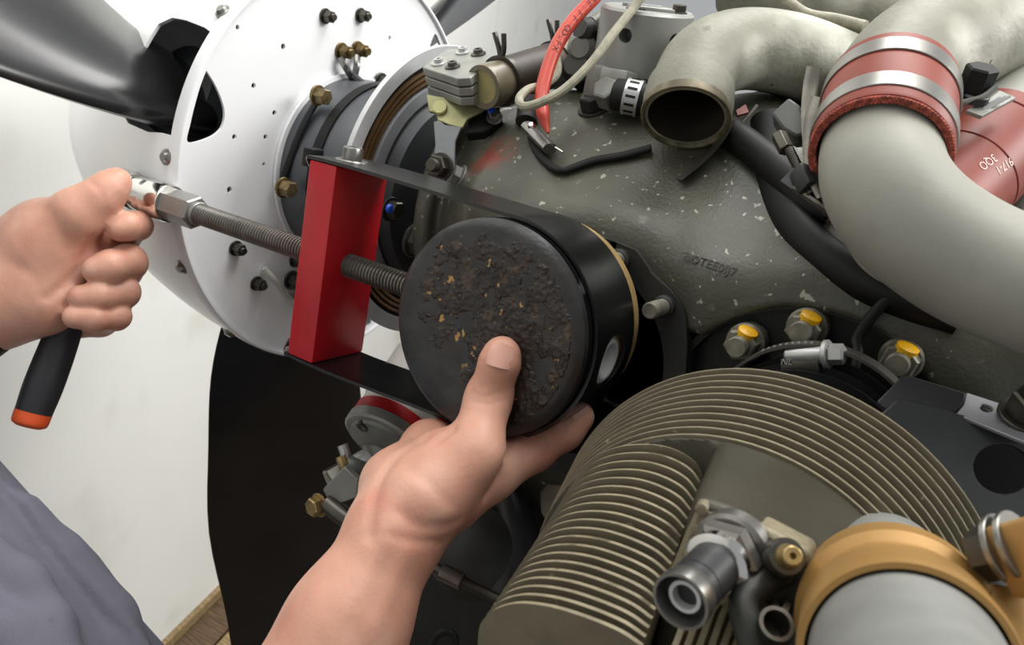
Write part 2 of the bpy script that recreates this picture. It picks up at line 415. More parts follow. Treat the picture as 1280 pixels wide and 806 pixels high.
prop.p('rim_flange', lathe(pc(BX), EX, [(.004, BR), (.004, BR - .002), (-.008, BR - .002), (-.008, BR + .0012), (.002, BR + .0012)], 128, closed=True), m_white, label='rim flange of the backplate')
# blades
def blade(t):
    u, v = bdir(t), btan(t); secs = []
    st = [(.055, .036, .036, 62, 0), (.10, .038, .036, 60, 0), (.15, .055, .030, 56, 0), (.20, .072, .021, 51, .0), (.27, .086, .015, 46, .0), (.36, .093, .011, 41, .002), (.48, .096, .008, 36, .002), (.62, .082, .0065, 31, .006), (.76, .070, .005, 27, .004), (.86, .056, .004, 25, .002), (.91, .035, .003, 24, 0), (.925, .012, .0015, 24, 0)]
    V, F = [], []; n = 28
    A = catmull(np.array(st, float), 4)
    for r, ch, th, pit, off in A:
        p = math.radians(pit); cd_ = math.cos(p) * v * SGN + math.sin(p) * EX; nn = np.cross(u, cd_); c = pc(BLX) + u * r
        rnd = max(0, 1 - (r - .1) / .1) if r > .1 else 1
        for s in 2 * PI * np.arange(n) / n:
            x = math.cos(s); y = math.sin(s) * (rnd + (1 - rnd) * (.55 + .45 * x))
            V.append(c + cd_ * (ch * x + off) + nn * th * y)
    m = len(A)
    for i in range(m - 1):
        for j in range(n): F.append([i * n + j, i * n + (j + 1) % n, (i + 1) * n + (j + 1) % n, (i + 1) * n + j])
    F += [list(range(n))[::-1], list(range((m - 1) * n, m * n))]
    return np.array(V), F
SGN = 1
for t in BANG:
    b = prop.p('blade', blade(t), m_blade)
    prop.p('blade_cuff', lathe(pc(BLX), bdir(t), [(.05, .0), (.05, .047), (.085, .050), (.125, .048), (.15, .043), (.15, 0)], 32), m_hubd, b)
# hub drum behind the backplate
prop.p('hub', lathe(pc(BX), EX, [(-.10, 0), (-.10, .06), (0, .06), (.0, .0915), (.02, .092), (.05, .091), (.085, .083), (.10, .072), (.12, .060), (.12, 0)], 64), m_hub)
prop.p('hub_flange', lathe(pc(BX), EX, [(.0005, .086), (.0005, .0962), (.004, .0962), (.004, .086)], 64, closed=True), m_white, label='pale flange ring around the hub')
prop.p('hub_band', lathe(pc(BX), EX, [(.040, .0895), (.040, .0935), (.050, .0930), (.050, .089)], 64, closed=True), m_black, label='black band around the hub')
def bp(x, y, up=0): return at((x, y), X=BX + up)
prop.p('cable_tie', tube([at((397, 124), X=BX + .022), at((375, 165), X=BX + .020), at((352, 228), X=BX + .012)], .0042, 10, flat=.5), m_black, label='flat black boot strap stretched between two bolts')
prop.p('clip', box(at((391, 197), X=BX + .078), .006, .007, .008, b=.002), m_black)
for x, y, r in ((396, 119, .0105), (353, 234, .0105)):
    prop.p('bolt', bolt_geo(bp(x, y, .026), EX, r * .72, .013, stud=0), m_oldbrass, label='brassy bolt head')
for x, y in ((294, 310), (320, 354), (368, 325)):
    prop.p('bolt', bolt_geo(bp(x, y), EX, .0058, .010, stud=.003), m_dsteel)
for x, y in ((406, 20), (450, 19)):
    prop.p('terminal_stud', bolt_geo(bp(x, y), EX, .0056, .010, stud=.003), m_dsteel)
for x, y, w in ((426, 64, [(430, 72), (431, 82), (437, 92), (441, 98)]), (446, 62, [(447, 70), (446, 82), (444, 92), (443, 100)])):
    tm = prop.p('terminal_stud', bolt_geo(bp(x, y), EX, .0066, .012, stud=.004), m_dbrass, label='dark brassy terminal stud with lead')
    prop.p('lead', tube([at((x, y + 8), X=BX + .006)] + [at(p, X=BX + .01) for p in w[1:]], .0035, 8), m_steel, tm)
prop.p('lead_boot', tube([at((440, 96), X=BX + .012), at((452, 106), X=BX + .02), at((466, 116), X=BX + .03)], .0075, 10, flat=.7), m_black)
for x, y in ((475, 103), (376, 372), (364, 350)):
    prop.p('bolt', bolt_geo(bp(x, y, .002), EX, .008, .014), m_dsteel)
prop.p('lead', tube([bp(330, 335, .004), bp(345, 352, .01), bp(360, 372, .004), bp(372, 378, .006)], .003, 8), m_twhite, label='white lead below the hub')
for x, y, k in ((282, 18, 0), (214, 197, 1), (230, 333, 1), (291, 411, 1)):
    # spinner screws sit on the spinner skin just ahead of the rim
    h = at((x, y), X=BX - .010); dv = unit(np.array([0, h[1] - PY, h[2] - PZ])); c = pc(BX - .011) + dv * (BR + .0004)
    s_ = prop.p('spinner_screw', lathe(c, dv, [(0, .0068), (.0012, .0068), (.002, .005), (.0042, .0036), (.0048, 0)], 20), m_steel)
for x, y in ((512, -4), (524, 4), (526, 14), (534, 20)):
    h = at((x, y), X=BX - .008); dv = unit(np.array([0, h[1] - PY, h[2] - PZ])); c = pc(BX - .009) + dv * (BR - .0025)
    prop.p('rivet', lathe(c, -dv, [(0, .0045), (.003, .0036), (.0042, 0)], 14), m_alu)
for a in (218, 226, 195, 203):
    dv = bdir(math.radians(a)); c = pc(BX - .009) + dv * (BR - .0025)
    prop.p('rivet', lathe(c, -dv, [(0, .0045), (.003, .0036), (.0042, 0)], 14), m_alu)
# ================================================================ SLIP RING between hub and engine nose
SX = -.22
sr = Thing('slip_ring', 'bright aluminium ring with copper tracks behind the propeller hub', 'slip ring', pc(SX))
sr.p('rim', lathe(pc(SX), EX, [(0, .1365), (0, .1235), (-.003, .1225), (-.005, .1225), (-.005, .1365)], 128, closed=True), m_rim, bevel=.0006)
sr.p('track_plate', lathe(pc(SX), EX, [(-.003, .1233), (-.003, .099), (-.014, .099), (-.014, .1233)], 128, closed=True), m_gap)
for r in (.1178, .1129, .1083):
    sr.p('copper_track', lathe(pc(SX), EX, [(-.0035, r + .0014), (-.0008, r + .0014), (-.0008, r - .0014), (-.0035, r - .0014)], 128, closed=True), m_copper)
sr.p('inner_ring', lathe(pc(SX), EX, [(-.004, .1045), (.001, .1035), (.003, .0945), (.001, .0915), (-.01, .0915)], 128, closed=True), m_grey)
sr.p('bulkhead_disc', lathe(pc(SX), EX, [(-.004, .0925), (.012, .086), (.018, .070), (.020, .05), (.020, 0), (.0, 0), (-.006, .09)], 96), m_hubd)
for x, y, m_ in ((487, 261, m_blue),):
    b = sr.p('bolt', bolt_geo(at((x, y), X=SX + .016), EX, .0085, .010), m_dsteel)
    sr.p('paint_dab', lathe(at((x, y), X=SX + .0265), EX, [(-.001, .0042), (.0015, .0032), (.002, 0)], 10), m_, b, label='blue paint dab')
sr.p('bolt', bolt_geo(at((516, 300), X=SX + .018), EX, .0125, .016), m_steel)
# ================================================================ CRANKCASE
case = Thing('crankcase', 'olive-grey speckled engine crankcase with an open cylinder bore', 'engine', (0, .2, -.05))
C1 = (.015, .1, -.027); C2 = (.172, .1, -.032)
CP = (.168, .1, -.036); RP = .083
def f_case(P):
    X, Y, Z = P[..., 0], P[..., 1], P[..., 2]
    zc = PZ + 0 * X
    Rr = .118 + .012 * np.clip((X + .08) / .1, -1.2, 1) - .03 * np.clip(-(X + .10) / .08, 0, 1.2)
    spine = np.maximum(np.hypot(Y - .243, Z - zc) - Rr, np.maximum(-.182 - X, X - .5))
    deck = sbox(P, (.19, .202, -.05), (.30, .082, .115), .02)
    d = smin(spine, deck, .05)
    for c, R in ((C1, .098), (C2, .104)):
        d = smin(d, scyl(P, c, 1, R, .106, .20, .012), .03)
    for c, R in ((C1, .080), (CP, RP + .005)):
        d = smin(d, scyl(P, c, 1, R, .100, .12, .003), .006)
    # nose flange facing the slip ring
    d = smin(d, scyl(P, AX, 0, .102, -.172, -.155, .005), .008)
    # rib rising from the flange between the two bores, and a seam along the spine
    d = smin(d, rc(P, (.087, .115, .045), (.06, .24, .15), .012, .012), .03)
    d = smin(d, rc(P, (-.17, .25, .118), (.5, .25, .165), .006, .008), .01)
    d = np.maximum(d, -(scyl(P, C1, 1, .0680, .05, .21)))
    d = smax(d, -(scyl(P, CP, 1, RP, .05, .112)), .002)
    d = smax(d, -sbox(P, (.098, .12, -.04), (.016, .028, .052), .006), .004)
    return d
case.p('body', sdf_mesh(f_case, (-.20, .085, -.19), (.505, .37, .19), .0028), m_case, angle=60, label='olive painted case halves')
case.p('bore_shade_liner', lathe((C1[0], .11, C1[2]), EY, [(0, .0680), (.1, .0680), (.1, .05), (.1, 0), (.104, 0), (.104, .0710), (.004, .0710)], 64), m_pad, label='open cylinder bore, lining darkened for its shade')  # near-black lining adds to the shade inside the bore
# dark flange plate round the open bore, with lobes at its studs
def flange(c, R, Ri, lobes, lr, th):
    P = []
    for t in 2 * PI * np.arange(160) / 160:
        r = R
        for a, ex in lobes:
            dd = (t - a + PI) % (2 * PI) - PI
            r = max(r, R + ex * math.exp(-(dd / lr) ** 2))
        P.append(np.array(c) + np.array([math.cos(t) * r, 0, math.sin(t) * r]))
    H = [np.array(c) + np.array([math.cos(t) * Ri, 0, math.sin(t) * Ri]) for t in 2 * PI * np.arange(72) / 72]
    return prism(P, -EY * th, [H])
st1 = [at((838, 380), Y=.1), at((783, 323), Y=.1)]
A1 = []
FO = [at(p, Y=.090) for p in [(756, 302), (770, 302), (795, 312), (808, 330), (815, 342), (838, 362), (852, 380), (857, 395), (859, 430), (857, 472)]]
FO += [np.array([C1[0] + .084 * math.cos(a), .090, C1[2] + .084 * math.sin(a)]) for a in np.linspace(-.15, -4.9, 40)]
case.p('bore_flange', prism(FO, EY * .020, [[np.array([C1[0] + .0680 * math.cos(a), .090, C1[2] + .0680 * math.sin(a)]) for a in np.linspace(0, 2 * PI, 72)[:-1]]]), m_cased, bevel=.0012, label='dark flange around the open bore')
for c in [p + EY * -.010 for p in st1] + [np.array([C1[0] - .06, .094, C1[2] + .05])]:
    s_ = case.p('stud', thread(c, -EY, 0, .026, .0052, .0016, .0007), m_nut)
    case.p('stud_collar', lathe(c, -EY, [(0, .0072), (.004, .0072), (.005, .0056), (.0, .0056)], 20), m_cased, s_)
# sunk pad of the fitted cylinder
case.p('cylinder_pad', lathe((CP[0], .1115, CP[2]), -EY, [(0, 0), (0, RP - .0005), (.002, RP - .0005), (.002, .055), (.006, .052), (.006, 0)], 64), m_pad)
case.p('pad_gasket', lathe((CP[0], .1005, CP[2]), -EY, [(0, RP + .004), (.0012, RP + .004), (.0012, RP - .0005), (0, RP - .0005)], 64, closed=True), m_pad)
for (x, y), pt in zip(((931, 428), (1008, 410), (1126, 449)), ((945, 415), (1019, 397), (1131, 434))):
    c = at((x, y), Y=.095); 
    nb = case.p('pad_nut', join(hexa(c, -EY, 0, .012, .0102, a=.3), cyl(c, -EY, -.013, 0.001, .0118, 24), thread(c, -EY, .012, .020, .0062, .0016, .0006)), m_nut)
    u = unit(np.array([.22, -.25, 1])); 
    case.p('paint_dab', lathe(c - EY * .006 + u * .0090, u, [(-.003, .0062), (.0009, .0060), (.0016, .004), (.002, 0)], 14), m_yellow, nb, label='yellow torque seal paint')
for (x, y, r) in ((1146, 418, .0022), (1160, 435, .002), (1195, 483, .0022), (1176, 446, .0016), (1143, 428, .0018)):
    p = at((x, y), Y=.0995); case.p('paint_dab', lathe(p, -EY, [(-.002, r), (.0006, r * .8), (.001, 0)], 8), m_yellow, label='small yellow paint drip')
# cast lettering, worn
def text_geo(s, size, ext=.0005):
    cu = bpy.data.curves.new('t', 'FONT'); cu.body = s; cu.size = size; cu.extrude = ext; cu.align_x = 'CENTER'; cu.align_y = 'CENTER'; cu.resolution_u = 3
    o = bpy.data.objects.new('t', cu); COL.objects.link(o); dg = bpy.context.evaluated_depsgraph_get()
    dg.update(); me = bpy.data.meshes.new_from_object(o.evaluated_get(dg))
    g = (np.array([v.co[:] for v in me.vertices]), [list(p.vertices) for p in me.polygons])
    bpy.data.objects.remove(o); bpy.data.meshes.remove(me); return g
V, F = text_geo('OOTEE0IJ7', .0075, .0003)
from mathutils.bvhtree import BVHTree
bo = [o for o in case.o.children if o.name.startswith('body')][0]
bvh = BVHTree.FromPolygons([Vector(v.co) + Vector(case.L) for v in bo.data.vertices], [p.vertices for p in bo.data.polygons])
def hit(x, y):
    h = bvh.ray_cast(Vector(CAM), Vector(ray((x, y)))); return (np.array(h[0]), np.array(h[1])) if h[0] is not None else (Q(x, y, .6), EZ)
def on_case(x, y, lift=.003):
    p, n = hit(x, y); n = n if np.dot(n, CAM - p) > 0 else -n
    return p + n * lift
p0, n0 = hit(885, 330); p1, _ = hit(925, 343); u = unit(p1 - p0); n0 = n0 if np.dot(n0, CAM - p0) > 0 else -n0
n0 = unit(n0 - u * np.dot(n0, u)); v = np.cross(n0, u)
case.p('cast_lettering', (p0 + V[:, :1] * u + V[:, 1:2] * v + (V[:, 2:3] + .0002) * n0, F), m_letter, label='worn raised casting digits')
# round cast plug and a plain bolt on the case top
p0, n0 = hit(742, 137)
case.p('bolt', bolt_geo(p0 - n0 * .001, n0, .0095, .013), m_cased)
p0, n0 = hit(575, 222)
case.p('bolt', bolt_geo(p0, n0, .0085, .008), m_greyal)
# lower case / oil sump, dark underneath
def f_sump(P):
    d = sbox(P, (.16, .24, -.28), (.30, .10, .105), .04)
    d = smin(d, rc(P, (-.10, .22, -.10), (.05, .24, -.2), .05, .08), .04)
    d = smin(d, rc(P, (-.02, .16, -.17), (-.01, .13, -.21), .035, .04), .02)
    d = smin(d, rc(P, (.06, .14, -.12), (.08, .12, -.2), .018, .016), .01)
    return d
sm = Thing('oil_sump', 'dark stained lower engine casting behind the raised forearm', 'engine casting', (.16, .24, -.35))
sm.p('body', sdf_mesh(f_sump, (-.18, .05, -.40), (.48, .36, -.03), .004), m_cased, angle=60)
sm.p('drain_boss', lathe(Q(590, 690, .575), nc(-.3, .2, 1), [(-.05, .034), (.0, .034), (.006, .028), (.012, .012), (.012, 0)], 32), m_cased)
sm.p('support_leg', tube([Q(628, 600, .60), Q(640, 640, .585), Q(650, 690, .58), Q(640, 740, .575)], [.013, .013, .018, .022], 16), m_dark)
# ================================================================ FITTED CYLINDER
def edge_pale(o):  # rim faces get the paler material, flat faces the darker one
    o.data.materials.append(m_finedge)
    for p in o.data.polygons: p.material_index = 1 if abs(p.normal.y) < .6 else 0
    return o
cy = Thing('finned_cylinder', 'bronze-painted finned engine cylinder at the lower centre', 'engine cylinder', (.18, 0, -.07))
def cyc(Y): t = (-.02 - Y) / .045; return np.array([.1827 - .0033 * t, Y, -.0695 - .0049 * t]), .1042 - .015 * t
N1 = 11
for i in range(N1):
    Y = -.018 - .047 * i / (N1 - 1); c, R = cyc(Y)
    edge_pale(cy.p('cooling_fin', lathe(c, -EY, [(0, R - .016), (0, R - .0003), (.0003, R), (.0013, R), (.0016, R - .0003), (.0016, R - .016)], 96, closed=True), m_fin))
c0, R0 = cyc(-.018); c1, R1 = cyc(-.066)
cy.p('head_barrel', lathe(c0, -EY, [(0, 0), (0, R0 - .012), (.048, R1 - .012), (.048, 0)], 72), m_drum)
# smooth rocker side of the head, with a flat machined face towards the mechanic
XA = at((881, 595), Y=-.066)[0] + .001; XB = at((848, 690), Y=-.128)[0]
def f_drum(P):
    a, b = cyc(-.064)[0], cyc(-.064)[0] + np.array([.004, -.066, .006])
    d = rc(P, a, b, .0885, .080)
    xl = np.where(P[..., 1] > -.069, -1., XA + (XB - XA) * (-.066 - P[..., 1]) / .062); d = smax(d, xl - P[..., 0], .004); d = smax(d, P[..., 1] + .064, .002); d = smax(d, -.128 - P[..., 1], .004)
    return d
cy.p('head_dome', sdf_mesh(f_drum, (.07, -.15, -.19), (.30, -.05, .04), .002), m_drum, angle=45)
# front face of the head: cast ledge that carries the fittings
FY = -.1285
ledge = [(868, 636), (900, 640), (955, 660), (1012, 690), (1016, 712), (962, 722), (905, 765), (838, 780), (826, 735), (846, 690)]
cy.p('port_face', prism([at(p, Y=FY) for p in ledge], EY * .012), m_cast, bevel=.002, label='sand-cast ledge around the fittings')
for x, y in ((877, 636), (872, 663), (866, 690)):
    cy.p('casting_nub', lathe(at((x, y), Y=FY), -EY, [(-.003, .0026), (.0008, .0022), (.0016, 0)], 12), m_cast)
# side fins: a stack of arched plates stepping towards the mechanic
N2 = 20
arch0 = [(716, 603), (728, 585), (745, 570), (768, 560), (795, 556), (825, 557), (850, 565), (868, 577), (878, 592)]
arch1 = [(597, 806), (599, 785), (606, 772), (622, 760), (650, 754), (690, 759), (735, 773), (775, 790), (802, 808)]
def arch(t):
    return [(a[0] + (b[0] - a[0]) * t, a[1] + (b[1] - a[1]) * t) for a, b in zip(arch0, arch1)]
for i in range(N2):
    t = i / (N2 - 1); Y = -.0695 - .0955 * t
    A = arch(t)
    rt = [(A[-1][0] - 3, A[-1][1] + 40 * (1 - .4 * t)), (A[-1][0] - 18, A[-1][1] + 95 * (1 - .4 * t)), (A[-1][0] - 40, A[-1][1] + 170)]
    lf = [(A[0][0] - 2, A[0][1] + 150), (A[0][0] - 3, A[0][1] + 60)]
    P = [at(p, Y=Y) for p in catmull(np.array([p for p in A], float), 4)] + [at(p, Y=Y) for p in rt + lf]
    edge_pale(cy.p('cooling_fin', prism(P, EY * .0019), m_fin))
core = [[at(p, Y=-.0690 - .0942 * t) for p in [(x + (12 if j == 0 else -10 if j == len(A_) - 1 else 0), y + 11 * (1 + .2 * t)) for j, (x, y) in enumerate(A_)] + [(A_[-1][0] - 45, A_[-1][1] + 170), (A_[0][0] + 4, A_[0][1] + 150)]] for t in np.linspace(0, 1, 6) for A_ in [arch(t)]]
V = np.concatenate([np.array(c) for c in core]); n = len(core[0]); F = [[i * n + j, i * n + (j + 1) % n, (i + 1) * n + (j + 1) % n, (i + 1) * n + j] for i in range(5) for j in range(n)] + [list(range(n)), list(range(5 * n, 6 * n))[::-1]]
cy.p('fin_core', (V, F), m_drum)
for i in range(9):                                               # lower fins seen beneath the fittings
    a = at((838 + 15 * i, 812), Y=-.150); b = at((856 + 15 * i, 762), Y=-.135)
    u = unit(b - a); q = [a - u * .03, b, b + EY * .03, a - u * .03 + EY * .03]
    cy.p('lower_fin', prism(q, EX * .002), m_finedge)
# barrel between head and case: black fins
for i in range(9):
    Y = .065 - .0085 * i; c = np.array([.181, Y, -.026 - .004 * i]); R = .0555 + .0012 * i
    cy.p('barrel_fin', lathe(c, -EY, [(0, R - .012), (0, R), (.0026, R), (.0026, R - .012)], 72, closed=True), m_black)
cy.p('barrel', lathe((.179, .105, -.03), -EY, [(0, 0), (0, .046), (.12, .052), (.12, 0)], 48), m_pad)
# spark plug adaptor
a0 = at((908, 692), Y=-.134); a1 = Q(850, 752, .238); ax = unit(a1 - a0); ln = np.linalg.norm(a1 - a0); K_ = .80
ad = Thing('spark_plug_socket', 'bright steel open-ended tube fitting screwed into the finned cylinder head', 'fitting', a0)
ad.p('seat_ring', lathe(a0, ax, [(-.008, .0), (-.008, .0128), (-.003, .0128), (-.002, .0115), (-.002, 0)], 40), m_steel)
ad.p('hex', hexa(a0, ax, -.002, .006, .0123, a=.2), m_thread)
ad.p('collar', lathe(a0, ax, [(.006, .0), (.006, .0108), (.009, .0108), (.010, .009), (.010, 0)], 40), m_chrome)
ad.p('barrel', lathe(a0, ax, [(.010, .0), (.010, .0084), (ln - .006, .0081), (ln - .006, 0)], 40), m_dark)
ad.p('mouth', lathe(a0, ax, [(ln - .007, .0084), (ln - .004, .0091), (ln, .0090), (ln, .0080), (ln - .007, .0075), (ln - .010, .006), (ln - .010, 0), (ln - .011, 0), (ln - .011, .0084)], 48), m_steel)
ad.p('core', lathe(a0, ax, [(ln - .011, .0), (ln - .011, .0052), (ln - .003, .0052), (ln - .003, .0040), (ln - .009, .0037), (ln - .009, 0)], 32), m_rim)
# injector nozzle
c = at((983, 696), Y=-.137); n_ = nc(0, .35, 1)
nz = Thing('injector_nozzle', 'small brass nozzle in a dark round boss beside the bright tube fitting', 'nozzle', c)
nz.p('boss', lathe(c, n_, [(-.010, .0060), (0, .0060), (.001, .0054), (.0012, .003), (.0012, 0)], 28), m_dsteel)
nz.p('nozzle', lathe(c, n_, [(.001, .0040), (.0035, .0036), (.0043, .0031), (.006, .0031), (.0064, .0026), (.0064, .0011), (.003, .001), (.003, 0)], 24), m_brass)
# thin pipes under the nozzle
single('vent_tube', tube([Q(978, 716, .262), Q(948, 731, .256), Q(930, 752, .252), Q(936, 785, .248), Q(950, 830, .245)], .0048, 14), m_cased, 'thin dark bent tube below the brass nozzle', 'tube')
t_ = Thing('drain_tube', 'small open-ended dark tube at the bottom edge beside the yellow band', 'tube', Q(972, 790, .243))
da = nc(.05, .62, .8)
t_.p('tube_body', lathe(Q(971, 779, .240), da, [(-.03, .0050), (-.002, .0047), (0, .0053), (0, .0041), (-.01, .0038), (-.01, 0)], 28), m_dsteel)
# dark shoulder the tubes come out of
single('rocker_drain', join(tube([Q(985, 850, .262), Q(1004, 780, .262), Q(1010, 725, .268)], [.010, .008, .006], 16)), m_cased, 'dark casting between the small tubes and the yellow-banded pipe', 'casting')
# ================================================================ INDUCTION TUBES
def pw(name, label, path, r, mat, wall=.0018, n=40, k=10, part='tube_body', cat='pipe'):
    th = Thing(name, label, cat, Q(*path[0])); g = tube([Q(*p) for p in path], r, n, k, wall); th.p(part, g, mat); return th
e = pw('intake_elbow', 'pale open-mouthed elbow tube hanging over the crankcase top', [(857, 146, .512), (863, 112, .522), (882, 78, .538), (925, 62, .56), (985, 68, .575), (1050, 92, .59), (1130, 130, .60)], [.0268, .0262, .0268, .0275, .0285, .029, .029], m_pipe, wall=.0026)
mth = Q(857, 146, .512); mx = unit(Q(857, 146, .512) - Q(862, 118, .5205))
e.p('mouth_lip', lathe(mth, mx, [(-.012, .0272), (-.001, .0290), (.0018, .0286), (.0022, .0268), (-.002, .0248), (-.02, .0244), (-.02, .0255), (-.012, .0262)], 56, closed=True), m_lip, label='scaly rusted lip of the open mouth')
eo = [o for o in e.o.children if o.name.startswith('tube_body')][0]; eo.data.materials.append(m_inside)
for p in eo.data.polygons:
    # the inside faces of the tube are given dark brown: they are the second set made by tube()
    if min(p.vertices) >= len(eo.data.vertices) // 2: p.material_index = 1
e.p('weld_collar', lathe(mth, mx, [(-.020, .0266), (-.024, .0282), (-.012, .0290), (-.004, .0284)], 48), m_pipe)
pu = pw('upper_intake_pipe', 'broad pale tube entering the red two-clamp coupling from above', [(1100, 145, .400), (1110, 112, .420), (1142, 76, .445), (1196, 50, .47), (1260, 42, .485), (1360, 58, .495)], [.0285, .0292, .032, .036, .038, .039], m_pipe)
pl = pw('lower_intake_pipe', 'long pale tube running down right from the red two-clamp coupling', [(1106, 150, .400), (1101, 182, .386), (1106, 228, .373), (1140, 276, .365), (1204, 322, .358), (1290, 360, .350), (1400, 396, .343), (1600, 440, .345)], [.027, .0275, .028, .0283, .0285, .0285, .0285, .0285], m_pipeS)
single('top_intake_pipe', tube([Q(930, -30, .70), Q(985, 0, .68), Q(1040, 12, .67), Q(1110, 20, .66), Q(1200, 10, .66)], .036, 36, 8, .002), m_pipe, 'pale tube crossing behind the twisted cable at the top edge', 'pipe')
# red coupling
hc0 = np.array(Q(1114, 112, .415)); hc1 = np.array(Q(1099, 192, .381)); hx = unit(hc1 - hc0); hl = np.linalg.norm(hc1 - hc0)
hs = Thing('hose_coupling', 'brick-red hose coupling with two bright steel band clamps', 'hose', hc0)
RH = .0318
hs.p('hose', lathe(hc0, hx, [(0, .0295), (0, RH), (hl - .002, RH + .0004), (hl - .0006, RH - .0002), (hl - .0006, .0283), (hl - .01, .0283)], 72), m_redhose)
bd = []
for k in range(110):
    a = 2 * PI * k / 110; ub_, vb_, wb_ = basis(hx); 
    for q_, (rr, off) in enumerate(((RH - .0006, 0), (RH - .0017, .5), (RH - .0028, 0))):
        a2 = a + off * 2 * PI / 110; rd = math.cos(a2) * ub_ + math.sin(a2) * vb_; tg_ = -math.sin(a2) * ub_ + math.cos(a2) * vb_
        c_ = hc0 + wb_ * (hl + .0016) + rd * rr; dr = unit(tg_ + rd * (.7 if q_ == 1 else -.7))
        bd.append(tube([c_ - dr * .0010, c_, c_ + dr * .0010], [.0005, .00105, .0005], 6, 2))
hs.p('hose_braid', join(*bd), m_redcloth, kind='stuff', label='frayed woven threads of the hose end')
hs.p('hose_end', lathe(hc0, hx, [(hl - .0008, RH - .0006), (hl + .0012, RH - .0012), (hl + .0012, .0284), (hl - .0008, .0283)], 72, closed=True), m_redcloth, label='frayed woven hose end')
for i, h in enumerate((.012, hl - .013)):
    cl = Thing('band_clamp', ('upper' if i == 0 else 'lower') + ' bright steel band clamp around the red two-clamp coupling', 'clamp', hc0 + hx * h, 'band clamps on the red coupling')
    cl.p('band', lathe(hc0, hx, [(h - .0058, RH), (h - .0058, RH + .0012), (h + .0058, RH + .0012), (h + .0058, RH)], 72, closed=True), m_band, bevel=.0004)
    # T-bolt at the left side
    bc = Q(*((1006, 150, .425) if i == 0 else (1012, 215, .40))); ba = unit(Q(985, 175, .43) - Q(1000, 205, .42)) if i else unit(Q(985, 140, .44) - Q(1002, 170, .43))
    if i: cl.p('trunnion', box(Q(1006, 224, .402), .004, .005, .007, R=RM(*basis(ba)), b=.0015), m_dark)
    cl.p('t_bolt', thread(Q(*((1016, 190, .43) if i == 0 else (1004, 222, .405))), ba, -.012, .02, .0026, .0012, .0004, 12), m_dsteel)
    cl.p('lock_nut', plate([(964, 141), (986, 121), (999, 130), (1010, 155), (1006, 168), (994, 170), (978, 160)], Q(988, 146, .437), nc(-.35, .35, .85), .013) if i == 0 else hexa(Q(979, 180, .425), ba, -.005, .007, .0042), m_nutcap if i == 0 else m_dsteel, bevel=.0015)
    cl.p('band_tongue', tube([Q(1018, 84, .44), Q(1013, 112, .437), Q(1011, 150, .430), Q(1014, 185, .42)] if i == 0 else [Q(1024, 122, .42), Q(1016, 150, .415), Q(1014, 190, .405), Q(1020, 222, .398), Q(1032, 246, .390)], .0042, 10, flat=.14), m_dsteel)
tr = Thing('clamp_channel', 'ribbed dark steel channel below the lower band clamp nut', 'clamp part', Q(1022, 240, .40))
u = unit(Q(1046, 256, .392) - Q(1002, 226, .402)); vv = unit(np.cross(u, nc(0, 0, 1)))
for k in (-1, 0, 1):
    tr.p('rib', tube([Q(1000, 228, .405) + vv * .004 * k, Q(1044, 256, .392) + vv * .004 * k], .002, 8), m_dsteel)
tr.p('channel_base', box(Q(1022, 243, .402), .0185, .006, .0022, R=RM(u, vv, np.cross(u, vv))), m_dark)
# second coupling behind the lower pipe
s0 = Q(1178, 246, .425); s1 = Q(1254, 170, .452); sx = unit(s1 - s0); sl = np.linalg.norm(s1 - s0); RS = .0288
sc = Thing('hose_coupling', 'brick-red hose coupling with pale print behind the long pale tube', 'hose', s0)
sc.p('inner_tube', lathe(s0, sx, [(-.05, .0255), (-.02, .0255), (-.02, .0235), (-.05, .0235)], 40, closed=True), m_pipeS, label='pale tube inside the hose')
sc.p('hose', lathe(s0, sx, [(-.03, RS - .003), (-.03, RS), (.018, RS), (.0185, RS - .0006), (.0195, RS - .0006), (.020, RS), (sl - .012, RS), (sl - .0115, RS - .0007), (sl - .0105, RS - .0007), (sl - .01, RS), (sl, RS), (sl, RS - .003)], 72), m_redhose)
def wrap(s, size, ang, h, flip=-PI / 2 - .12):
    V, F = text_geo(s, size, .0001); V = V * 1.0
    ca, sa = math.cos(flip), math.sin(flip); X, Y = V[:, 0] * ca - V[:, 1] * sa, V[:, 0] * sa + V[:, 1] * ca
    u, v, w = basis(sx); a = ang + X / RS
    return (s0 + (h + Y)[:, None] * w + (RS + .00015 + V[:, 2:3]) * (np.cos(a)[:, None] * u + np.sin(a)[:, None] * v), F)
u, v, w = basis(sx)
def ang_at(px, py, h):
    c = s0 + w * h; best = None
    for a in np.linspace(0, 2 * PI, 720):
        P = c + RS * (math.cos(a) * u + math.sin(a) * v); q = (P - CAM) @ W; x, y = 640 + FPX * q[0] / -q[2], 403 - FPX * q[1] / -q[2]
        if np.dot(CAM - P, math.cos(a) * u + math.sin(a) * v) < 0: continue
        d = math.hypot(x - px, y - py)
        if best is None or d < best[0]: best = (d, a)
    return best
PRINT = [('3QO', .0062, 1235, 202), ('917-1', .0062, 1255, 207)]
for s, size, x, y in PRINT:
    hh = min(np.linspace(-.02, sl, 60), key=lambda h: ang_at(x, y, h)[0]); a = ang_at(x, y, hh)[1]
    sc.p('print', wrap(s, size, a, hh), m_print, label='pale upside-down printed characters')
single('rear_intake_pipe', tube([s1 - sx * .01, s1 + sx * .03, s1 + sx * .09], .0272, 40, 4, .002), m_pipeS, 'smooth grey tube beyond the printed red coupling', 'pipe')
cl = Thing('clamp_bracket', 'small folded steel clamp end with a dark square nut by the printed red coupling', 'clamp', Q(1222, 112, .47))
cl.p('nut', hexa(Q(1222, 100, .40), nc(.05, .75, .6), -.006, .007, .0078, a=.5), m_black)
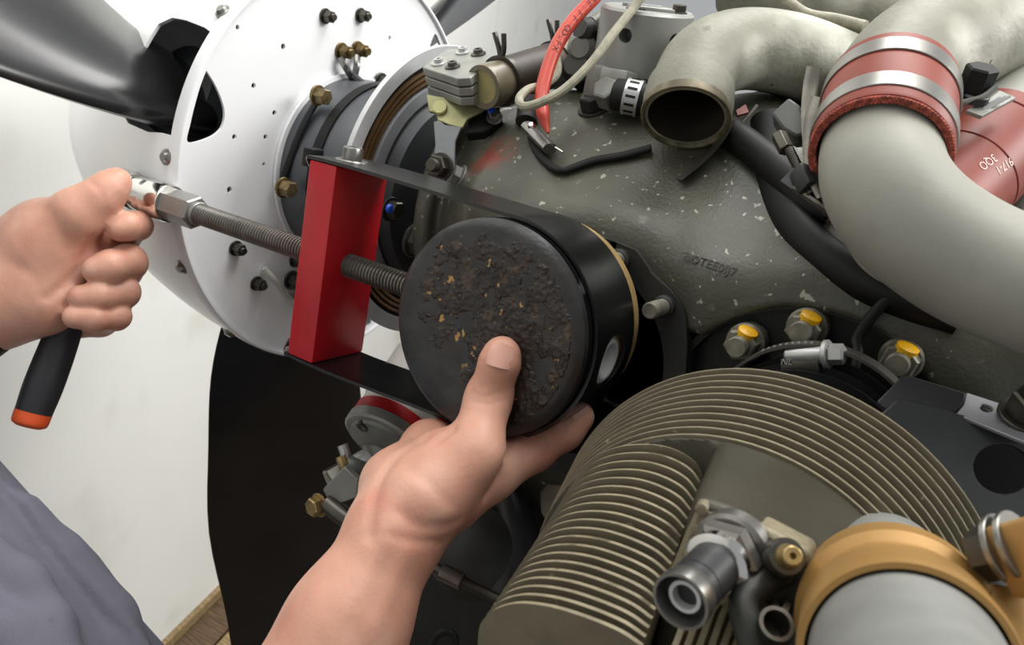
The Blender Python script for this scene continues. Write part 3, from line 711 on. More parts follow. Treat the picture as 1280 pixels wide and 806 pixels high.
cl.p('washer', lathe(Q(1219, 118, .402), nc(.05, .75, .6), [(-.003, .0072), (0, .0072), (.001, .006), (.001, 0)], 24), m_dark)
cl.p('folded_tab', tube([Q(1192, 142, .405), Q(1202, 131, .402), Q(1226, 124, .399), Q(1246, 110, .396)], .0045, 8, flat=.3), m_alu)
cl.p('ribbed_plate', plate([(1208, 138), (1250, 113), (1270, 122), (1228, 145)], Q(1240, 128, .404), nc(.1, .6, .8), .002), m_greyal)
for k in range(3):
    cl.p('rib', tube([Q(1222 + 6 * k, 139 - 1.5 * k, .401), Q(1250 + 6 * k, 122 - 1.0 * k, .401)], .0008, 6), m_alu)
# foreground exhaust pipe and its yellow V-band
b0 = Q(1116, 770, .252); b1 = Q(1150, 892, .176); KB = .835; bx = unit(b1 - b0)
ex = Thing('exhaust_pipe', 'out-of-focus grey pipe in the near lower right corner', 'pipe', b0)
bl = np.linalg.norm(b1 - b0)
ex.p('pipe_body', lathe(b0, bx, [(h * KB, r * KB) for h, r in [(-.075, .0285), (-.03, .0296), (0, .0300), (.052, .0300), (.060, .0288), (.10, .0274), (.18, .026)]], 64), M('dull_grey_pipe', '7B7C79', .5, .15, var=.12, scale=40))
vb = Thing('band_clamp', 'wide yellow zinc band clamp around the near grey pipe', 'clamp', b0 + bx * .02)
hm = .018
vb.p('band', lathe(b0, bx, [(h * KB, r * KB) for h, r in [(hm - .026, .0300), (hm - .026, .0338), (hm - .022, .0344), (hm - .002, .0346), (hm + .001, .0312), (hm + .012, .0310), (hm + .015, .0326), (hm + .040, .0326), (hm + .044, .0320), (hm + .044, .0300)]], 72, closed=True), m_yband)
sb = Q(1238, 690, .232); sa = unit(Q(1262, 688, .230) - Q(1228, 695, .236))
vb.p('clamp_bolt', join(hexa(sb, sa, -.004, .003, .0080, a=.3), thread(sb, sa, .0, .05, .0045, .0014, .0005)), m_dsteel)
vb.p('washer', cyl(sb, sa, .003, .0048, .0102, 28), m_steel)
vb.p('washer', cyl(sb, sa, .0070, .0088, .0102, 28), m_steel)
vb.p('bolt_lug', box(sb + sa * .022 - EZ * .004, .007, .010, .016, R=RM(*basis(sa)), b=.002), m_yband)
vb.p('bolt_lug', tube([Q(1268, 740, .232), Q(1272, 790, .225), Q(1276, 840, .22)], .0075, 12, flat=.35), m_yband)
single('clamp_rear_hose', tube([Q(1250, 735, .250), Q(1262, 780, .240), Q(1270, 840, .232)], .005, 12), m_black, 'black hose passing behind the yellow band clamp', 'hose')  # black tube running behind the band
# V-band lug bolt on the right edge of the bracket
# ================================================================ ENGINE TOP FITTINGS
# fuel valve: round grey can with cross holes
vc = Q(804, 48, .612); va = nc(.10, .90, .46); vu = unit(nc(1, 0, 0) - va * np.dot(nc(1, 0, 0), va)); vv_ = np.cross(va, vu); VR = RM(vu, vv_, va)
v_ = Thing('fuel_valve', 'round light grey metal valve housing with two cross holes', 'valve', vc - va * .05)
RV = .0352
body = lathe(vc, va, [(-.026, 0), (-.026, RV - .002), (-.024, RV), (.0195, RV), (.0215, RV - .002), (.0215, 0)], 64)
cutters = []
for x, y in ((779, 38), (837, 38)):
    sd = -1 if x < 800 else 1
    dv = unit(vv_ * 1.0 - vu * sd * .62); q = vc - dv * RV + va * .004; cutters.append(cyl(q, dv, -.01, .016, .0052, 24, 0))
v_.p('housing', booled(body, cutters), M('satin_valve_paint', '92938E', .45, .3, var=.06, scale=40))
for k, (a_, b__, w_) in enumerate(((.0, -.010, .017), (.003, -.016, .014), (-.004, .004, .015))):
    v_.p('top_rib', box(vc + vu * a_ + vv_ * b__ + va * .0225, w_, .0022, .0014, R=VR, b=.0006), m_greyal)
v_.p('top_screw', bolt_geo(vc + vu * .021 - vv_ * .012 + va * .0215, va, .005, .006), m_dsteel)
v_.p('top_slot', box(vc - vu * .012 - vv_ * .018 + va * .0217, .007, .002, .0006, R=VR), m_dark)
v_.p('neck', lathe(vc, va, [(-.052, 0), (-.052, .026), (-.036, .028), (-.026, .030), (-.026, 0)], 40), m_cased)
v_.p('base_block', box(Q(773, 99, .585), .0105, .010, .0062, b=.0012), m_greyal)
v_.p('base_block', box(Q(752, 104, .60), .008, .014, .012, b=.003), m_gov)
el = Thing('elbow_fitting', 'chunky grey pipe elbow in front of the valve housing base', 'fitting', Q(765, 117, .575))
el.p('elbow_body', join(hexa(Q(759, 116, .572), nc(-.35, .35, .8), -.010, .007, .0098, a=.9), tube([Q(762, 114, .577), Q(778, 114, .575), Q(800, 119, .572)], .0078, 14)), m_gov, bevel=.001)
hcl = Thing('hose_clamp', 'slotted worm-drive hose clamp beside the open elbow mouth', 'clamp', Q(790, 121, .565))
hx2 = nc(.85, -.25, .2); hc_ = Q(791, 122, .567)
hcl.p('band', lathe(hc_, hx2, [(-.0055, .0118), (-.0055, .0128), (.0055, .0128), (.0055, .0118)], 40, closed=True), m_alu)
ub, vb2, wb = basis(hx2)
for k in range(14):
    a = 2 * PI * k / 14; rd = math.cos(a) * ub + math.sin(a) * vb2; tg = -math.sin(a) * ub + math.cos(a) * vb2
    hcl.p('slot', box(hc_ + rd * .01285, .0035, .0009, .0003, R=RM(hx2, tg, rd)), m_black)
single('fuel_hose', tube([Q(770, 118, .572), Q(791, 122, .567), Q(815, 128, .565), Q(840, 140, .575)], .0114, 20), m_black, 'black hose stub under the slotted clamp', 'hose')
# dark fittings left of the valve
df = Thing('hose_fitting', 'lumpy dark fittings stacked left of the valve housing', 'fitting', Q(735, 70, .63))
df.p('hex_cap', join(lathe(Q(733, 40, .63), nc(-.6, .1, .6), [(-.012, 0), (-.012, .0105), (.004, .0105), (.008, .007), (.008, 0)], 24)), m_cased)
df.p('fitting_body', lathe(Q(730, 60, .635), nc(-.4, -.2, .8), [(-.014, 0), (-.014, .0125), (.006, .012), (.010, .008), (.010, 0)], 24), m_gov)
df.p('fitting_body', lathe(Q(726, 84, .64), nc(-.5, .1, .8), [(-.02, 0), (-.02, .016), (.004, .015), (.01, .010), (.01, 0)], 24), m_cased)
df.p('arm', tube([Q(740, 30, .63), Q(755, 20, .635), Q(770, 15, .64)], .006, 12), m_gov)
# breather hose with capped end
h0 = Q(603, 109, .610); h1 = Q(722, 72, .70); ha = unit(h0 - h1); hl_ = np.linalg.norm(h0 - h1)
hb = Thing('breather_hose', 'brown-stained rubber hose with an amber capped end above the slip ring', 'hose', h1)
hb.p('hose', tube([h1 - ha * .02, h1, h0 - ha * .075, h0 - ha * .022], [.019, .0185, .0182, .0176], 32, 6), m_rubberhose)
hb.p('cap', lathe(h0, ha, [(-.028, .0160), (-.003, .0172), (0, .0165), (0, .0128), (-.003, .0122), (-.003, 0)], 40), m_cap)
hb.p('cap_face', lathe(h0, ha, [(-.002, .0124), (-.0018, 0)], 32), m_capd)
for k, (px, d, m_) in enumerate((((627, 84), .625, m_dark), ((684, 62), .665, m_dark))):
    c = h0 - ha * (.024 if k == 0 else .095); u, v, w = basis(ha)
    wr = hb.p('wire_clamp', lathe(c, ha, [(-.0022, .0176), (-.0022, .0198), (.0022, .0198), (.0022, .0176)], 40, closed=True), m_dsteel)
    up = unit(EZ - ha * np.dot(EZ, ha))
    for s in (-1, 1):
        b = c + up * .019
        hb.p('wire_end', tube([b + u * .001 * s, b + up * .006 + u * .0025 * s, b + up * .017 + u * (.0045 * s - .002)], .0021, 8), m_dsteel, wr)
# brush block
bp0 = Q(565, 80, .632); bn = nc(-.12, .80, .58)
bb = Thing('brush_block', 'grey stacked metal brush block with four screws over the slip ring', 'block', bp0)
top = [(528, 84), (551, 66), (560, 61), (596, 60), (613, 70), (606, 84), (588, 97), (571, 98)]
for k in range(3):
    dz = -bn * (.0078 * k); ins = 0.0 if k == 0 else .0007 * k
    L = [on_plane(p, bp0, bn) + dz for p in top]; cm = np.mean(L, axis=0); L = [cm + (q - cm) * (1 - .015 * k) for q in L]
    bb.p('plate', prism(L, -bn * .0066), m_greyal, bevel=.0008)
for x, y, m_ in ((549, 80, m_alu), (579, 66, m_alu), (566, 84, m_dsteel), (598, 68, m_dsteel)):
    c = on_plane((x, y), bp0, bn); bb.p('screw', lathe(c, bn, [(0, .0062), (.0012, .0062), (.0018, .004), (.0045, .0036), (.0045, .002), (.003, .0018), (.003, 0)], 18), m_)
mb = Thing('brush_bracket', 'yellow-zinc and grey mounting bracket below the grey brush block', 'bracket', Q(560, 150, .63))
mb.p('zinc_plate', plate([(533, 118), (536, 139), (545, 141), (547, 150), (562, 156), (578, 160), (585, 148), (604, 138), (612, 122), (590, 116), (560, 122)], Q(565, 138, .628), nc(-.1, .25, .95), .003), m_zinc, bevel=.0006)
mb.p('paint_mark', lathe(Q(549, 132, .625), nc(-.1, .25, .95), [(-.004, .0058), (-.0012, .0055), (-.001, 0)], 18), M('pale_yellow_paint', 'C9C98A', .5, var=.05))
mb.p('arm', plate([(542, 152), (549, 150), (556, 156), (577, 158), (569, 176), (568, 208), (560, 220), (548, 220), (541, 210), (544, 180)], Q(555, 185, .622), nc(-.15, .1, .98), .003), m_grey, bevel=.0006)
mb.p('arm_bolt', join(bolt_geo(Q(551, 209, .621), nc(-.4, -.05, .9), .009, .010, stud=.006)), m_dsteel)
sn = Thing('sensor', 'small black sensor body with a blue-tipped screw beside the zinc bracket', 'sensor', Q(600, 150, .64))
sn.p('sensor_body', plate([(582, 166), (584, 148), (600, 138), (624, 132), (628, 150), (604, 164)], Q(605, 150, .632), nc(-.1, .5, .85), .01), m_black, bevel=.0015)
sn.p('screw', bolt_geo(Q(618, 147, .63), nc(.1, .3, .9), .0052, .006), m_steel)
sn.p('screw_tip', cyl(Q(614, 140, .628), nc(.1, .3, .9), 0, .004, .003, 12), m_blue, label='blue screw tip')
# wires and cables
wp = [(760, -20, .60), (742, -2, .60), (716, 26, .595), (697, 55, .59), (684, 88, .585), (677, 120, .58), (679, 145, .574), (685, 166, .568)]
rw = Thing('red_wire', 'thick red insulated wire arching down over the crankcase top', 'wire', Q(*wp[-1]))
rw.p('insulation', tube([Q(*p) for p in wp], [.0052, .0052, .0052, .0052, .0052, .0052, .0047, .0012], 16), m_redwire)
cwp = catmull(np.array([Q(*p) for p in wp]), 30)
def wire_text(s, i0, step, size):
    gs = []
    for j, ch in enumerate(s):
        if ch == ' ': continue
        i = i0 + int(j * step); c = cwp[i]; tg = unit(cwp[i + 1] - cwp[i]); vw = unit(CAM - c); n = unit(vw - tg * np.dot(vw, tg)); sd = np.cross(n, tg)
        V, F = text_geo(ch, size, .0001); rr = .0053
        a = V[:, 1] / rr
        gs.append((c + V[:, :1] * tg + rr * (np.cos(a)[:, None] * n + np.sin(a)[:, None] * sd) + V[:, 2:3] * n, F))
    return join(*gs)
rw.p('wire_print', wire_text('REIFF COLFX', 34, 6.5, .0068), m_ink, label='dark lettering along the red wire')
single('braided_cable', tube([Q(815, -20, .57), Q(792, 10, .57), Q(768, 40, .565), Q(738, 80, .56), (Q(705, 112, .558)), Q(676, 128, .56), Q(655, 133, .568), Q(649, 124, .575), Q(660, 112, .582), Q(680, 106, .59), Q(696, 92, .60), Q(696, 70, .61)], .0032, 10), m_braid, 'thin grey braided cable looping round the red wire', 'cable')
bw = Thing('black_cable', 'thin black cable with a crimped silver connector lying on the crankcase', 'cable', Q(700, 210, .56))
for k, off in enumerate((0, 4)):
    bw.p('cable', tube([on_case(658 + off, 150), on_case(663 + off, 168), on_case(670 + off, 190), on_case(686 + off, 209), on_case(702 + off, 217), on_case(722, 211 + off * .5), on_case(745, 203 + off * .5), on_case(780, 197 + off * .5), on_case(815, 189 + off * .5, .004)], .0024, 10), m_black)
bw.p('connector', tube([on_case(664, 168, .008), on_case(680, 184, .008), on_case(692, 196, .008)], .0062, 12, flat=.7), m_steel)
bw.p('rivet', lathe(on_case(672, 174, .013), nc(0, .2, 1), [(-.003, .0035), (.0005, .003), (.001, 0)], 14), m_chrome)
bw.p('pin', tube([on_case(694, 193, .009), on_case(700, 196, .009), on_case(708, 200, .008)], .0009, 6), m_chrome)
bw.p('cable_sheath', tube([on_case(660, 158, .004), on_case(663, 148, .006), on_case(666, 140, .012)], .0085, 12), m_cased)
single('twisted_cable', tube([Q(955, -25, .60), Q(985, 2, .60), Q(1010, 18, .595), (Q(1045, 24, .59)), Q(1082, 33, .575)], .0042, 12), m_braid, 'spiral-wrapped grey cable crossing the top centre pipes', 'cable')
single('thin_rod', tube([Q(1005, 16, .61), Q(1040, 32, .60), Q(1070, 48, .59)], .0018, 8), m_braid, 'thin pale rod under the spiral-wrapped cable', 'rod')
single('metal_strip', tube([on_case(850, 228, .004), on_case(875, 212, .006), on_case(898, 192, .009), on_case(912, 172, .012)], .006, 10, flat=.12), m_steel, 'narrow curved steel strip edge below the open elbow', 'strip')
single('cooling_hose', tube([Q(900, 158, .54), Q(935, 182, .52), Q(975, 215, .50), Q(1005, 250, .49), Q(1040, 262, .48)], .0105, 18), m_black, 'straight black hose running under the clamp nuts', 'hose')
single('cooling_hose', tube([Q(962, 150, .53), Q(966, 215, .515), Q(985, 268, .495), Q(1020, 312, .475), Q(1075, 348, .455), Q(1135, 372, .44), Q(1200, 392, .43)], .0125, 20), m_black, 'thick black hose curving under the long pale tube', 'hose')
single('thin_cable', tube([Q(1068, 472, .435), Q(1072, 440, .440), on_case(1082, 408, .010), on_case(1105, 380, .006), on_case(1140, 364, .006), on_case(1200, 356, .006)], .0032, 12), m_black, 'thin black cable arching over the sunken cylinder pad', 'cable')
sh = Thing('dark_fill_sheet', 'dark sheet added to darken the gap between the elbow and the red coupling', 'backing sheet', Q(950, 160, .54))
sh.p('sheet', plate([(900, 122), (960, 112), (1062, 108), (1062, 195), (1000, 200), (935, 195), (912, 170)], Q(975, 160, .59), nc(-.1, .3, .9), .0015), m_pad)  # added dark sheet, covers a bright gap behind the hoses
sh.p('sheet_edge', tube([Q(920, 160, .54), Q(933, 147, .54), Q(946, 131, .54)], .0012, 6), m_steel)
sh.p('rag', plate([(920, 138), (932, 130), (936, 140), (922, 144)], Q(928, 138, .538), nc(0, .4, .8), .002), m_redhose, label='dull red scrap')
# ================================================================ WORM CLAMP AND BRACKET
cc = np.array([.1815, .062, -.0215]); R = .0583
wc = Thing('worm_clamp', 'steel worm-drive clamp round the black ribbed barrel above the fins', 'clamp', cc)
wc.p('band', lathe(cc, -EY, [(-.005, R - .001), (-.005, R + .0006), (.009, R + .0006), (.009, R - .001)], 80, closed=True), m_thread)
h0 = Q(983, 443, .425); h1 = Q(1048, 442, .412); hx3 = unit(h1 - h0)
h0 = at((983, 444), Y=.058); h1 = at((1031, 443), Y=.055); hx3 = unit(h1 - h0); hl3 = np.linalg.norm(h1 - h0)
wc.p('screw_housing', lathe(h0, hx3, [(0, 0), (0, .0042), (.001, .0052), (hl3 - .001, .0052), (hl3, .0046), (hl3, 0)], 28), m_alu)
wc.p('housing_foot', box((h0 + h1) / 2 - EZ * .006, hl3 / 2, .0045, .0045, R=RM(hx3, unit(np.cross(EZ, hx3)), np.cross(hx3, unit(np.cross(EZ, hx3)))), b=.0008), m_dsteel)
sw = wc.p('screw_flange', cyl(h1, hx3, 0, .0025, .0078, 24), m_alu)
wc.p('screw_hex', hexa(h1, hx3, .0025, .010, .0056, a=.4), m_alu)
for k in range(9):
    a = math.radians(104 + 3.2 * k); c = cc + np.array([math.cos(a), 0, math.sin(a)]) * (R + .0006) - EY * .003
    wc.p('slot_tooth', box(c, .0005, .0016, .0004), m_alu)
V, F = text_geo('NL', .005, .0002)
c = (h0 + h1) / 2 - hx3 * .008 - EY * .0052 - EZ * .003
wc.p('stamp', (c + V[:, :1] * hx3 + V[:, 1:2] * EZ - V[:, 2:3] * EY, F), m_alu, label='stamped letters')
single('hole_shade_sheet', plate([(1195, 540), (1320, 540), (1330, 660), (1190, 650)], Q(1255, 590, .395), nc(-.1, .3, .95), .002), M('matt_black', '080808', .8, var=.1, spec=.2), 'black sheet standing in for the shade in the large round bracket hole', 'backing sheet')  # added black sheet, puts shade behind the bracket hole
br = Thing('baffle_bracket', 'charcoal sheet-metal bracket with a large round hole at the right edge', 'bracket', Q(1220, 560, .37))
bn1 = nc(-.05, .25, .95); B0 = Q(1200, 560, .365)
br.p('main_plate', plate([(1085, 530), (1108, 512), (1122, 499), (1132, 499), (1195, 516), (1300, 545), (1340, 700), (1240, 660), (1170, 640), (1120, 570)], B0, bn1, .003, [circ_px((1254, 586), 37, 31, 32, .2)]), m_bracket, bevel=.0006)
B1 = Q(1160, 490, .38); bn2 = nc(-.1, .45, .9)
br.p('rear_flange', plate([(1096, 502), (1113, 485), (1128, 469), (1140, 470), (1208, 491), (1204, 505), (1196, 515), (1188, 516), (1140, 502), (1122, 500), (1108, 513)], B1, bn2, .002), m_bracket, bevel=.0006)
br.p('top_flange', plate([(1208, 490), (1300, 520), (1300, 560), (1195, 517), (1204, 506)], Q(1230, 512, .372), nc(-.05, .85, .5), .002, [circ_px((1233, 510), 8, 4.5, 16, .2)]), M('lit_bracket_flange', '8C8D92', .4, .4, var=.06), bevel=.0005, label='top flange painted paler as if lit')  # light from above put into the flange colour
br.p('bolt', bolt_geo(Q(1279, 522, .365), nc(0, .7, .6), .009, .014), m_dsteel)
# ================================================================ GOVERNOR below the lower strap
gc = Q(482, 553, .60); ga = nc(-.42, -.72, .58)
gv = Thing('propeller_governor', 'small round grey pump with red and white striped tape beside the wrist', 'pump', gc)
RG = .0345
gv.p('flange', lathe(gc, ga, [(-.007, 0), (-.007, RG + .0005), (0, RG + .0005), (.0015, RG - .0015), (.0015, 0)], 56), m_greyal)
gv.p('cover', lathe(gc, ga, [(.001, .029), (.004, .028), (.006, .020), (.0075, .012), (.0075, 0)], 48), m_gov)
gv.p('housing', lathe(gc, ga, [(-.075, 0), (-.075, RG - .001), (-.007, RG - .001), (-.007, 0)], 56), m_twhite)
for k, h in enumerate((-.017, -.037)):
    gv.p('tape', lathe(gc, ga, [(h, RG - .0012), (h, RG - .0003), (h + .009, RG - .0003), (h + .009, RG - .0012)], 56, closed=True), m_tred, label='red tape ring')
u, v, w = basis(ga)
for x, y in ((456, 530), (511, 556)):
    c = on_plane((x, y), gc + ga * .002, ga)
    s_ = gv.p('socket_screw', lathe(c, ga, [(0, .0048), (.004, .0048), (.004, .0026), (.001, .0024), (.001, 0)], 18), m_dsteel)
s0_ = on_plane((480, 566), gc + ga * .004, ga); gg = ga; ga = nc(-.78, -.42, .42)
gv.p('shaft_boss', lathe(s0_, ga, [(-.004, .014), (.006, .0135), (.008, .0122), (.011, .0122), (.012, .0105), (.012, 0)], 36), m_gov)
gv.p('shaft', lathe(s0_, ga, [(.012, .0), (.012, .0105), (.030, .0105), (.031, .0095), (.031, 0)], 36), m_alu)
gv.p('hex_block', hexa(s0_, ga, .031, .046, .0118, a=.5), m_dsteel)
gv.p('lever', plate([(403, 612), (430, 583), (448, 600), (446, 622), (420, 632), (410, 626)], Q(425, 608, .548), nc(-.2, -.1, .95), .007), m_gov, bevel=.001)
gv.p('lever_rod', tube([Q(408, 628, .552), Q(428, 644, .548), Q(445, 657, .545)], .0065, 14), m_dsteel)
gv.p('lever_bolt', bolt_geo(Q(400, 631, .553), nc(-.6, -.1, .7), .0068, .008), m_brass)
ar = gv.p('stop_arm', tube([Q(452, 586, .58), Q(442, 582, .575), Q(431, 576, .575)], .006, 12), m_gov)
gv.p('stop_screw', tube([Q(428, 556, .573), Q(432, 568, .573), Q(434, 580, .574)], .0038, 10), m_alu, ar)
gv.p('stop_screw', tube([Q(426, 570, .571), Q(430, 580, .571), Q(434, 590, .572)], .0042, 10), m_brass, ar)
# control rod and small odds below the hand
cr = Thing('control_rod', 'slim steel control rod with a sleeve running under the forearm', 'rod', Q(585, 728, .52))
cr.p('rod', tube([Q(530, 702, .53), Q(575, 725, .52), Q(640, 757, .51)], .0034, 12), m_dsteel)
cr.p('sleeve', tube([Q(552, 714, .524), Q(568, 722, .521), Q(578, 727, .519)], .0056, 14), m_steel)
single('hose_loop', tube([Q(540, 806, .50), Q(548, 793, .50), Q(562, 790, .50), Q(570, 800, .50), Q(566, 825, .50)], .0022, 8), m_black, 'tiny black wire loop at the bottom edge under the forearm', 'wire')
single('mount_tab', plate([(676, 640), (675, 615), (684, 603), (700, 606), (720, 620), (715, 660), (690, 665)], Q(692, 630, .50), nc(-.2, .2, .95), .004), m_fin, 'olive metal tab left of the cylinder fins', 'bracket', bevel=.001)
# ================================================================ PISTON
ps = Thing('piston', 'carbon-caked piston held out of its bore by a black strap tool', 'piston', (0, .05, 0))
PR = .0648
ps.p('crown', lathe((0, 0, 0), -EY, [(.0016, 0), (.0016, .046), (.0016, PR - .0065), (.0004, PR - .0030), (-.002, PR - .0004), (-.006, PR), (-.006, 0)], 96), m_crown)
ps.p('ring_land', lathe((0, 0, 0), -EY, [(-.006, 0), (-.006, PR - .001), (-.009, PR - .001), (-.009, PR), (-.0125, PR), (-.0125, PR - .002), (-.015, PR - .002), (-.015, PR), (-.019, PR), (-.019, 0)], 96), m_piston)
ps.p('skirt', lathe((0, 0, 0), -EY, [(-.019, 0), (-.019, PR - .0005), (-.0785, PR - .0005), (-.0785, .058), (-.03, .058), (-.03, 0)], 96), m_skirt)
# carbon crust standing proud of the crown: a broken, flaking layer
from mathutils import noise as mn
def crust():
    n = 132; hs = .060; st = 2 * hs / n; V, F, idx = [], [], {}
    def nz_(x, z, f, s): return mn.fractal(Vector((x * f + s, z * f, s * 3.1)), .9, 2.0, 4)
    def height(x, z):
        r = math.hypot(x, z)
        if r > .0575: return 0
        m = .55 * nz_(x, z, 55, 1.3) + .30 * nz_(x, z, 170, 4.7)
        band = .28 - 9.0 * max(0, .004 - z - .55 * x) - (30 * max(0, r - .050)) - (9 * max(0, z - .040))
        if x > .010 and z < .0: band = .30 - 30 * max(0, r - .050) - 14 * max(0, .012 - x)
        q = m + band
        if q < .12: return 0
        return .0005 + .0011 * max(0, min(1, (q - .12) * 1.2)) + .0006 * nz_(x, z, 420, 9.1) * (q > .2)
    H = np.array([[max(0, height(-hs + st * i, -hs + st * j)) for j in range(n + 1)] for i in range(n + 1)])
    def vid(i, j):
        if (i, j) not in idx:
            idx[(i, j)] = len(V); V.append((-hs + st * (i + random.uniform(-.2, .2)), -.0014 - H[i, j], -hs + st * (j + random.uniform(-.2, .2))))
        return idx[(i, j)]
    for i in range(n):
        for j in range(n):
            c = [(i, j), (i + 1, j), (i + 1, j + 1), (i, j + 1)]
            if sum(H[q] > 0 for q in c) >= 1: F.append([vid(*q) for q in c])
    return np.array(V), F
ps.p('carbon_crust', crust(), m_carbon, kind='stuff', label='flaking brown carbon deposit', angle=25)
# ================================================================ PIN PULLER (strap, block, screw)
pp = Thing('pin_puller', 'piston pin puller with black steel strap, red block and threaded screw', 'tool', (-.15, .037, 0))
Y0, Y1 = .0105, .0625; T = .0022; RS_ = PR + .001
path = [np.array([-.172, 0, -.0735]), np.array([-.12, 0, -.0735])]
inner = []
inner += [(-.1695, RS_ - .004), (-.1685, RS_ + .0005), (-.165, RS_ + .0026), (-.15, RS_ + .0030), (-.125, RS_ + .0030), (-.11, RS_ + .0027), (-.05, RS_ + .001)]
for a in np.linspace(95, -95, 40): inner.append((RS_ * math.cos(math.radians(a)), RS_ * math.sin(math.radians(a))))
inner += [(-.05, -RS_ - .001), (-.11, -RS_ - .0034), (-.125, -RS_ - .0038), (-.15, -RS_ - .0038), (-.165, -RS_ - .0034), (-.1685, -RS_ - .001), (-.1695, -RS_ + .004)]
inner = np.array(inner); tg = np.gradient(inner, axis=0); tg /= np.linalg.norm(tg, axis=1)[:, None]; nr = np.c_[-tg[:, 1], tg[:, 0]]
if nr[25] @ inner[25] < 0: nr = -nr
V, F = [], []
NS = len(inner)
for i in range(NS):
    p, q = inner[i], inner[i] + nr[i] * T
    taper = .009 if i in (0, NS - 1) else .004 if i in (1, NS - 2) else 0
    for (x, z), y in ((p, Y0 + taper), (q, Y0 + taper), (q, Y1 - taper), (p, Y1 - taper)): V.append((x, y, z))
for i in range(NS - 1):
    for j in range(4): F.append([i * 4 + j, i * 4 + (j + 1) % 4, (i + 1) * 4 + (j + 1) % 4, (i + 1) * 4 + j])
F += [[0, 1, 2, 3], [NS * 4 - 4, NS * 4 - 3, NS * 4 - 2, NS * 4 - 1]]
pinp = at((757, 442), X=.066); PYY = .0365
hole = lathe((.0, PYY, -.004), EX, [(.04, 0), (.04, .0165), (.09, .0165), (.09, 0)], 40)
pp.p('strap', booled((np.array(V), F), [hole]), m_strap, angle=30, label='black steel strap bent round the piston')
ps.p('piston_pin', lathe((0, PYY, -.004), EX, [(-.055, .0125), (.0625, .0125), (.0625, .0075), (-.055, .0075)], 36, closed=True), m_chrome, label='bright piston pin end in the strap hole')
ps.p('pin_plug', lathe((0, PYY, -.004), EX, [(.05, .0), (.05, .0145), (.0640, .0145), (.0655, .0125), (.0656, .010), (.0650, .009), (.0650, 0)], 36), m_rim)
BLK = -.138
blk = box((BLK - .0122, .0368, -.0005), .0122, .0262, .0688, b=.0014)
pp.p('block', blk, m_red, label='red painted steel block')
SY = .0345; sz = .0
pp.p('screw', join(thread((0, SY, sz), EX, -.298, -.05, .0084, .0028, .0013, 28)), m_thread, label='long threaded pressing screw')
pp.p('screw_head', join(hexa((0, SY, sz), EX, -.345, -.300, .0135, b=.1, a=.28), cyl((0, SY, sz), EX, -.301, -.296, .0095, 24)), m_steelg)
for sg in (1,):
    c = np.array([BLK - .0105, .036, .0668 + T])
    cs = pp.p('cap_screw', lathe(c, EZ, [(0, .0110), (.0018, .0112), (.0026, .0105), (.0026, .0068), (.010, .0068), (.0112, .0060), (.0112, .0038), (.006, .0036), (.006, 0)], 32), m_steel)
pp.p('dimple', lathe(at((419, 448), X=BLK), EX, [(-.0005, .0018), (.0003, .0015), (.0004, 0)], 10), m_black)
# ================================================================ RATCHET
def pcam(P): q = (np.array(P) - CAM) @ W; return 640 + FPX * q[0] / -q[2], 403 - FPX * q[1] / -q[2], -q[2]
hb_ = np.array([-.375, SY, .002])
hd0 = np.array([-.392, SY, .003]); xx, yy, dd = pcam(hd0)
rt = Thing('ratchet_wrench', 'chrome ratchet wrench with black grip and orange end held in the fist', 'wrench', hd0)
rt.p('socket', lathe((0, SY, sz), EX, [(-.378, 0), (-.378, .0125), (-.374, .0142), (-.362, .0142), (-.360, .0132), (-.357, .0132), (-.355, .0158), (-.334, .0158), (-.332, .0148), (-.332, .0)], 40), m_chrome)
rt.p('drive_head', lathe((0, SY, sz), EX, [(-.404, 0), (-.404, .0135), (-.400, .0165), (-.386, .0165), (-.383, .0150), (-.379, .0150), (-.379, 0)], 40), m_chrome)
a_ = Q(150, 226, dd); b_ = Q(112, 322, .648); c_ = Q(76, 425, .642); e_ = Q(42, 515, .632)
rt.p('handle', tube([a_, a_ + (b_ - a_) * .5, b_, b_ + (c_ - b_) * .45], [.0085, .0075, .0072, .0078], 18), m_chrome)
rt.p('grip', tube([b_ + (c_ - b_) * .35, c_, c_ + (e_ - c_) * .6, e_], [.0105, .0135, .0145, .0135], 24), m_handle)
rt.p('end_cap', tube([e_, e_ + unit(e_ - c_) * .009, e_ + unit(e_ - c_) * .012], [.0137, .0130, .009], 24), m_orange, label='orange end cap')
# ================================================================ PERSON
def J(px, py, d, r): return (Q(px, py, d), r * d / FPX)
def chain(P, js, k=.004):
    d = None
    for (a, ra), (b, rb) in zip(js[:-1], js[1:]):
        e_ = rc(P, a, b, ra, rb); d = e_ if d is None else smin(d, e_, k)
    return d
def y0d(x, y, Y): p = at((x, y), Y=Y); return float(np.dot(p - CAM, -W[:, 2]))
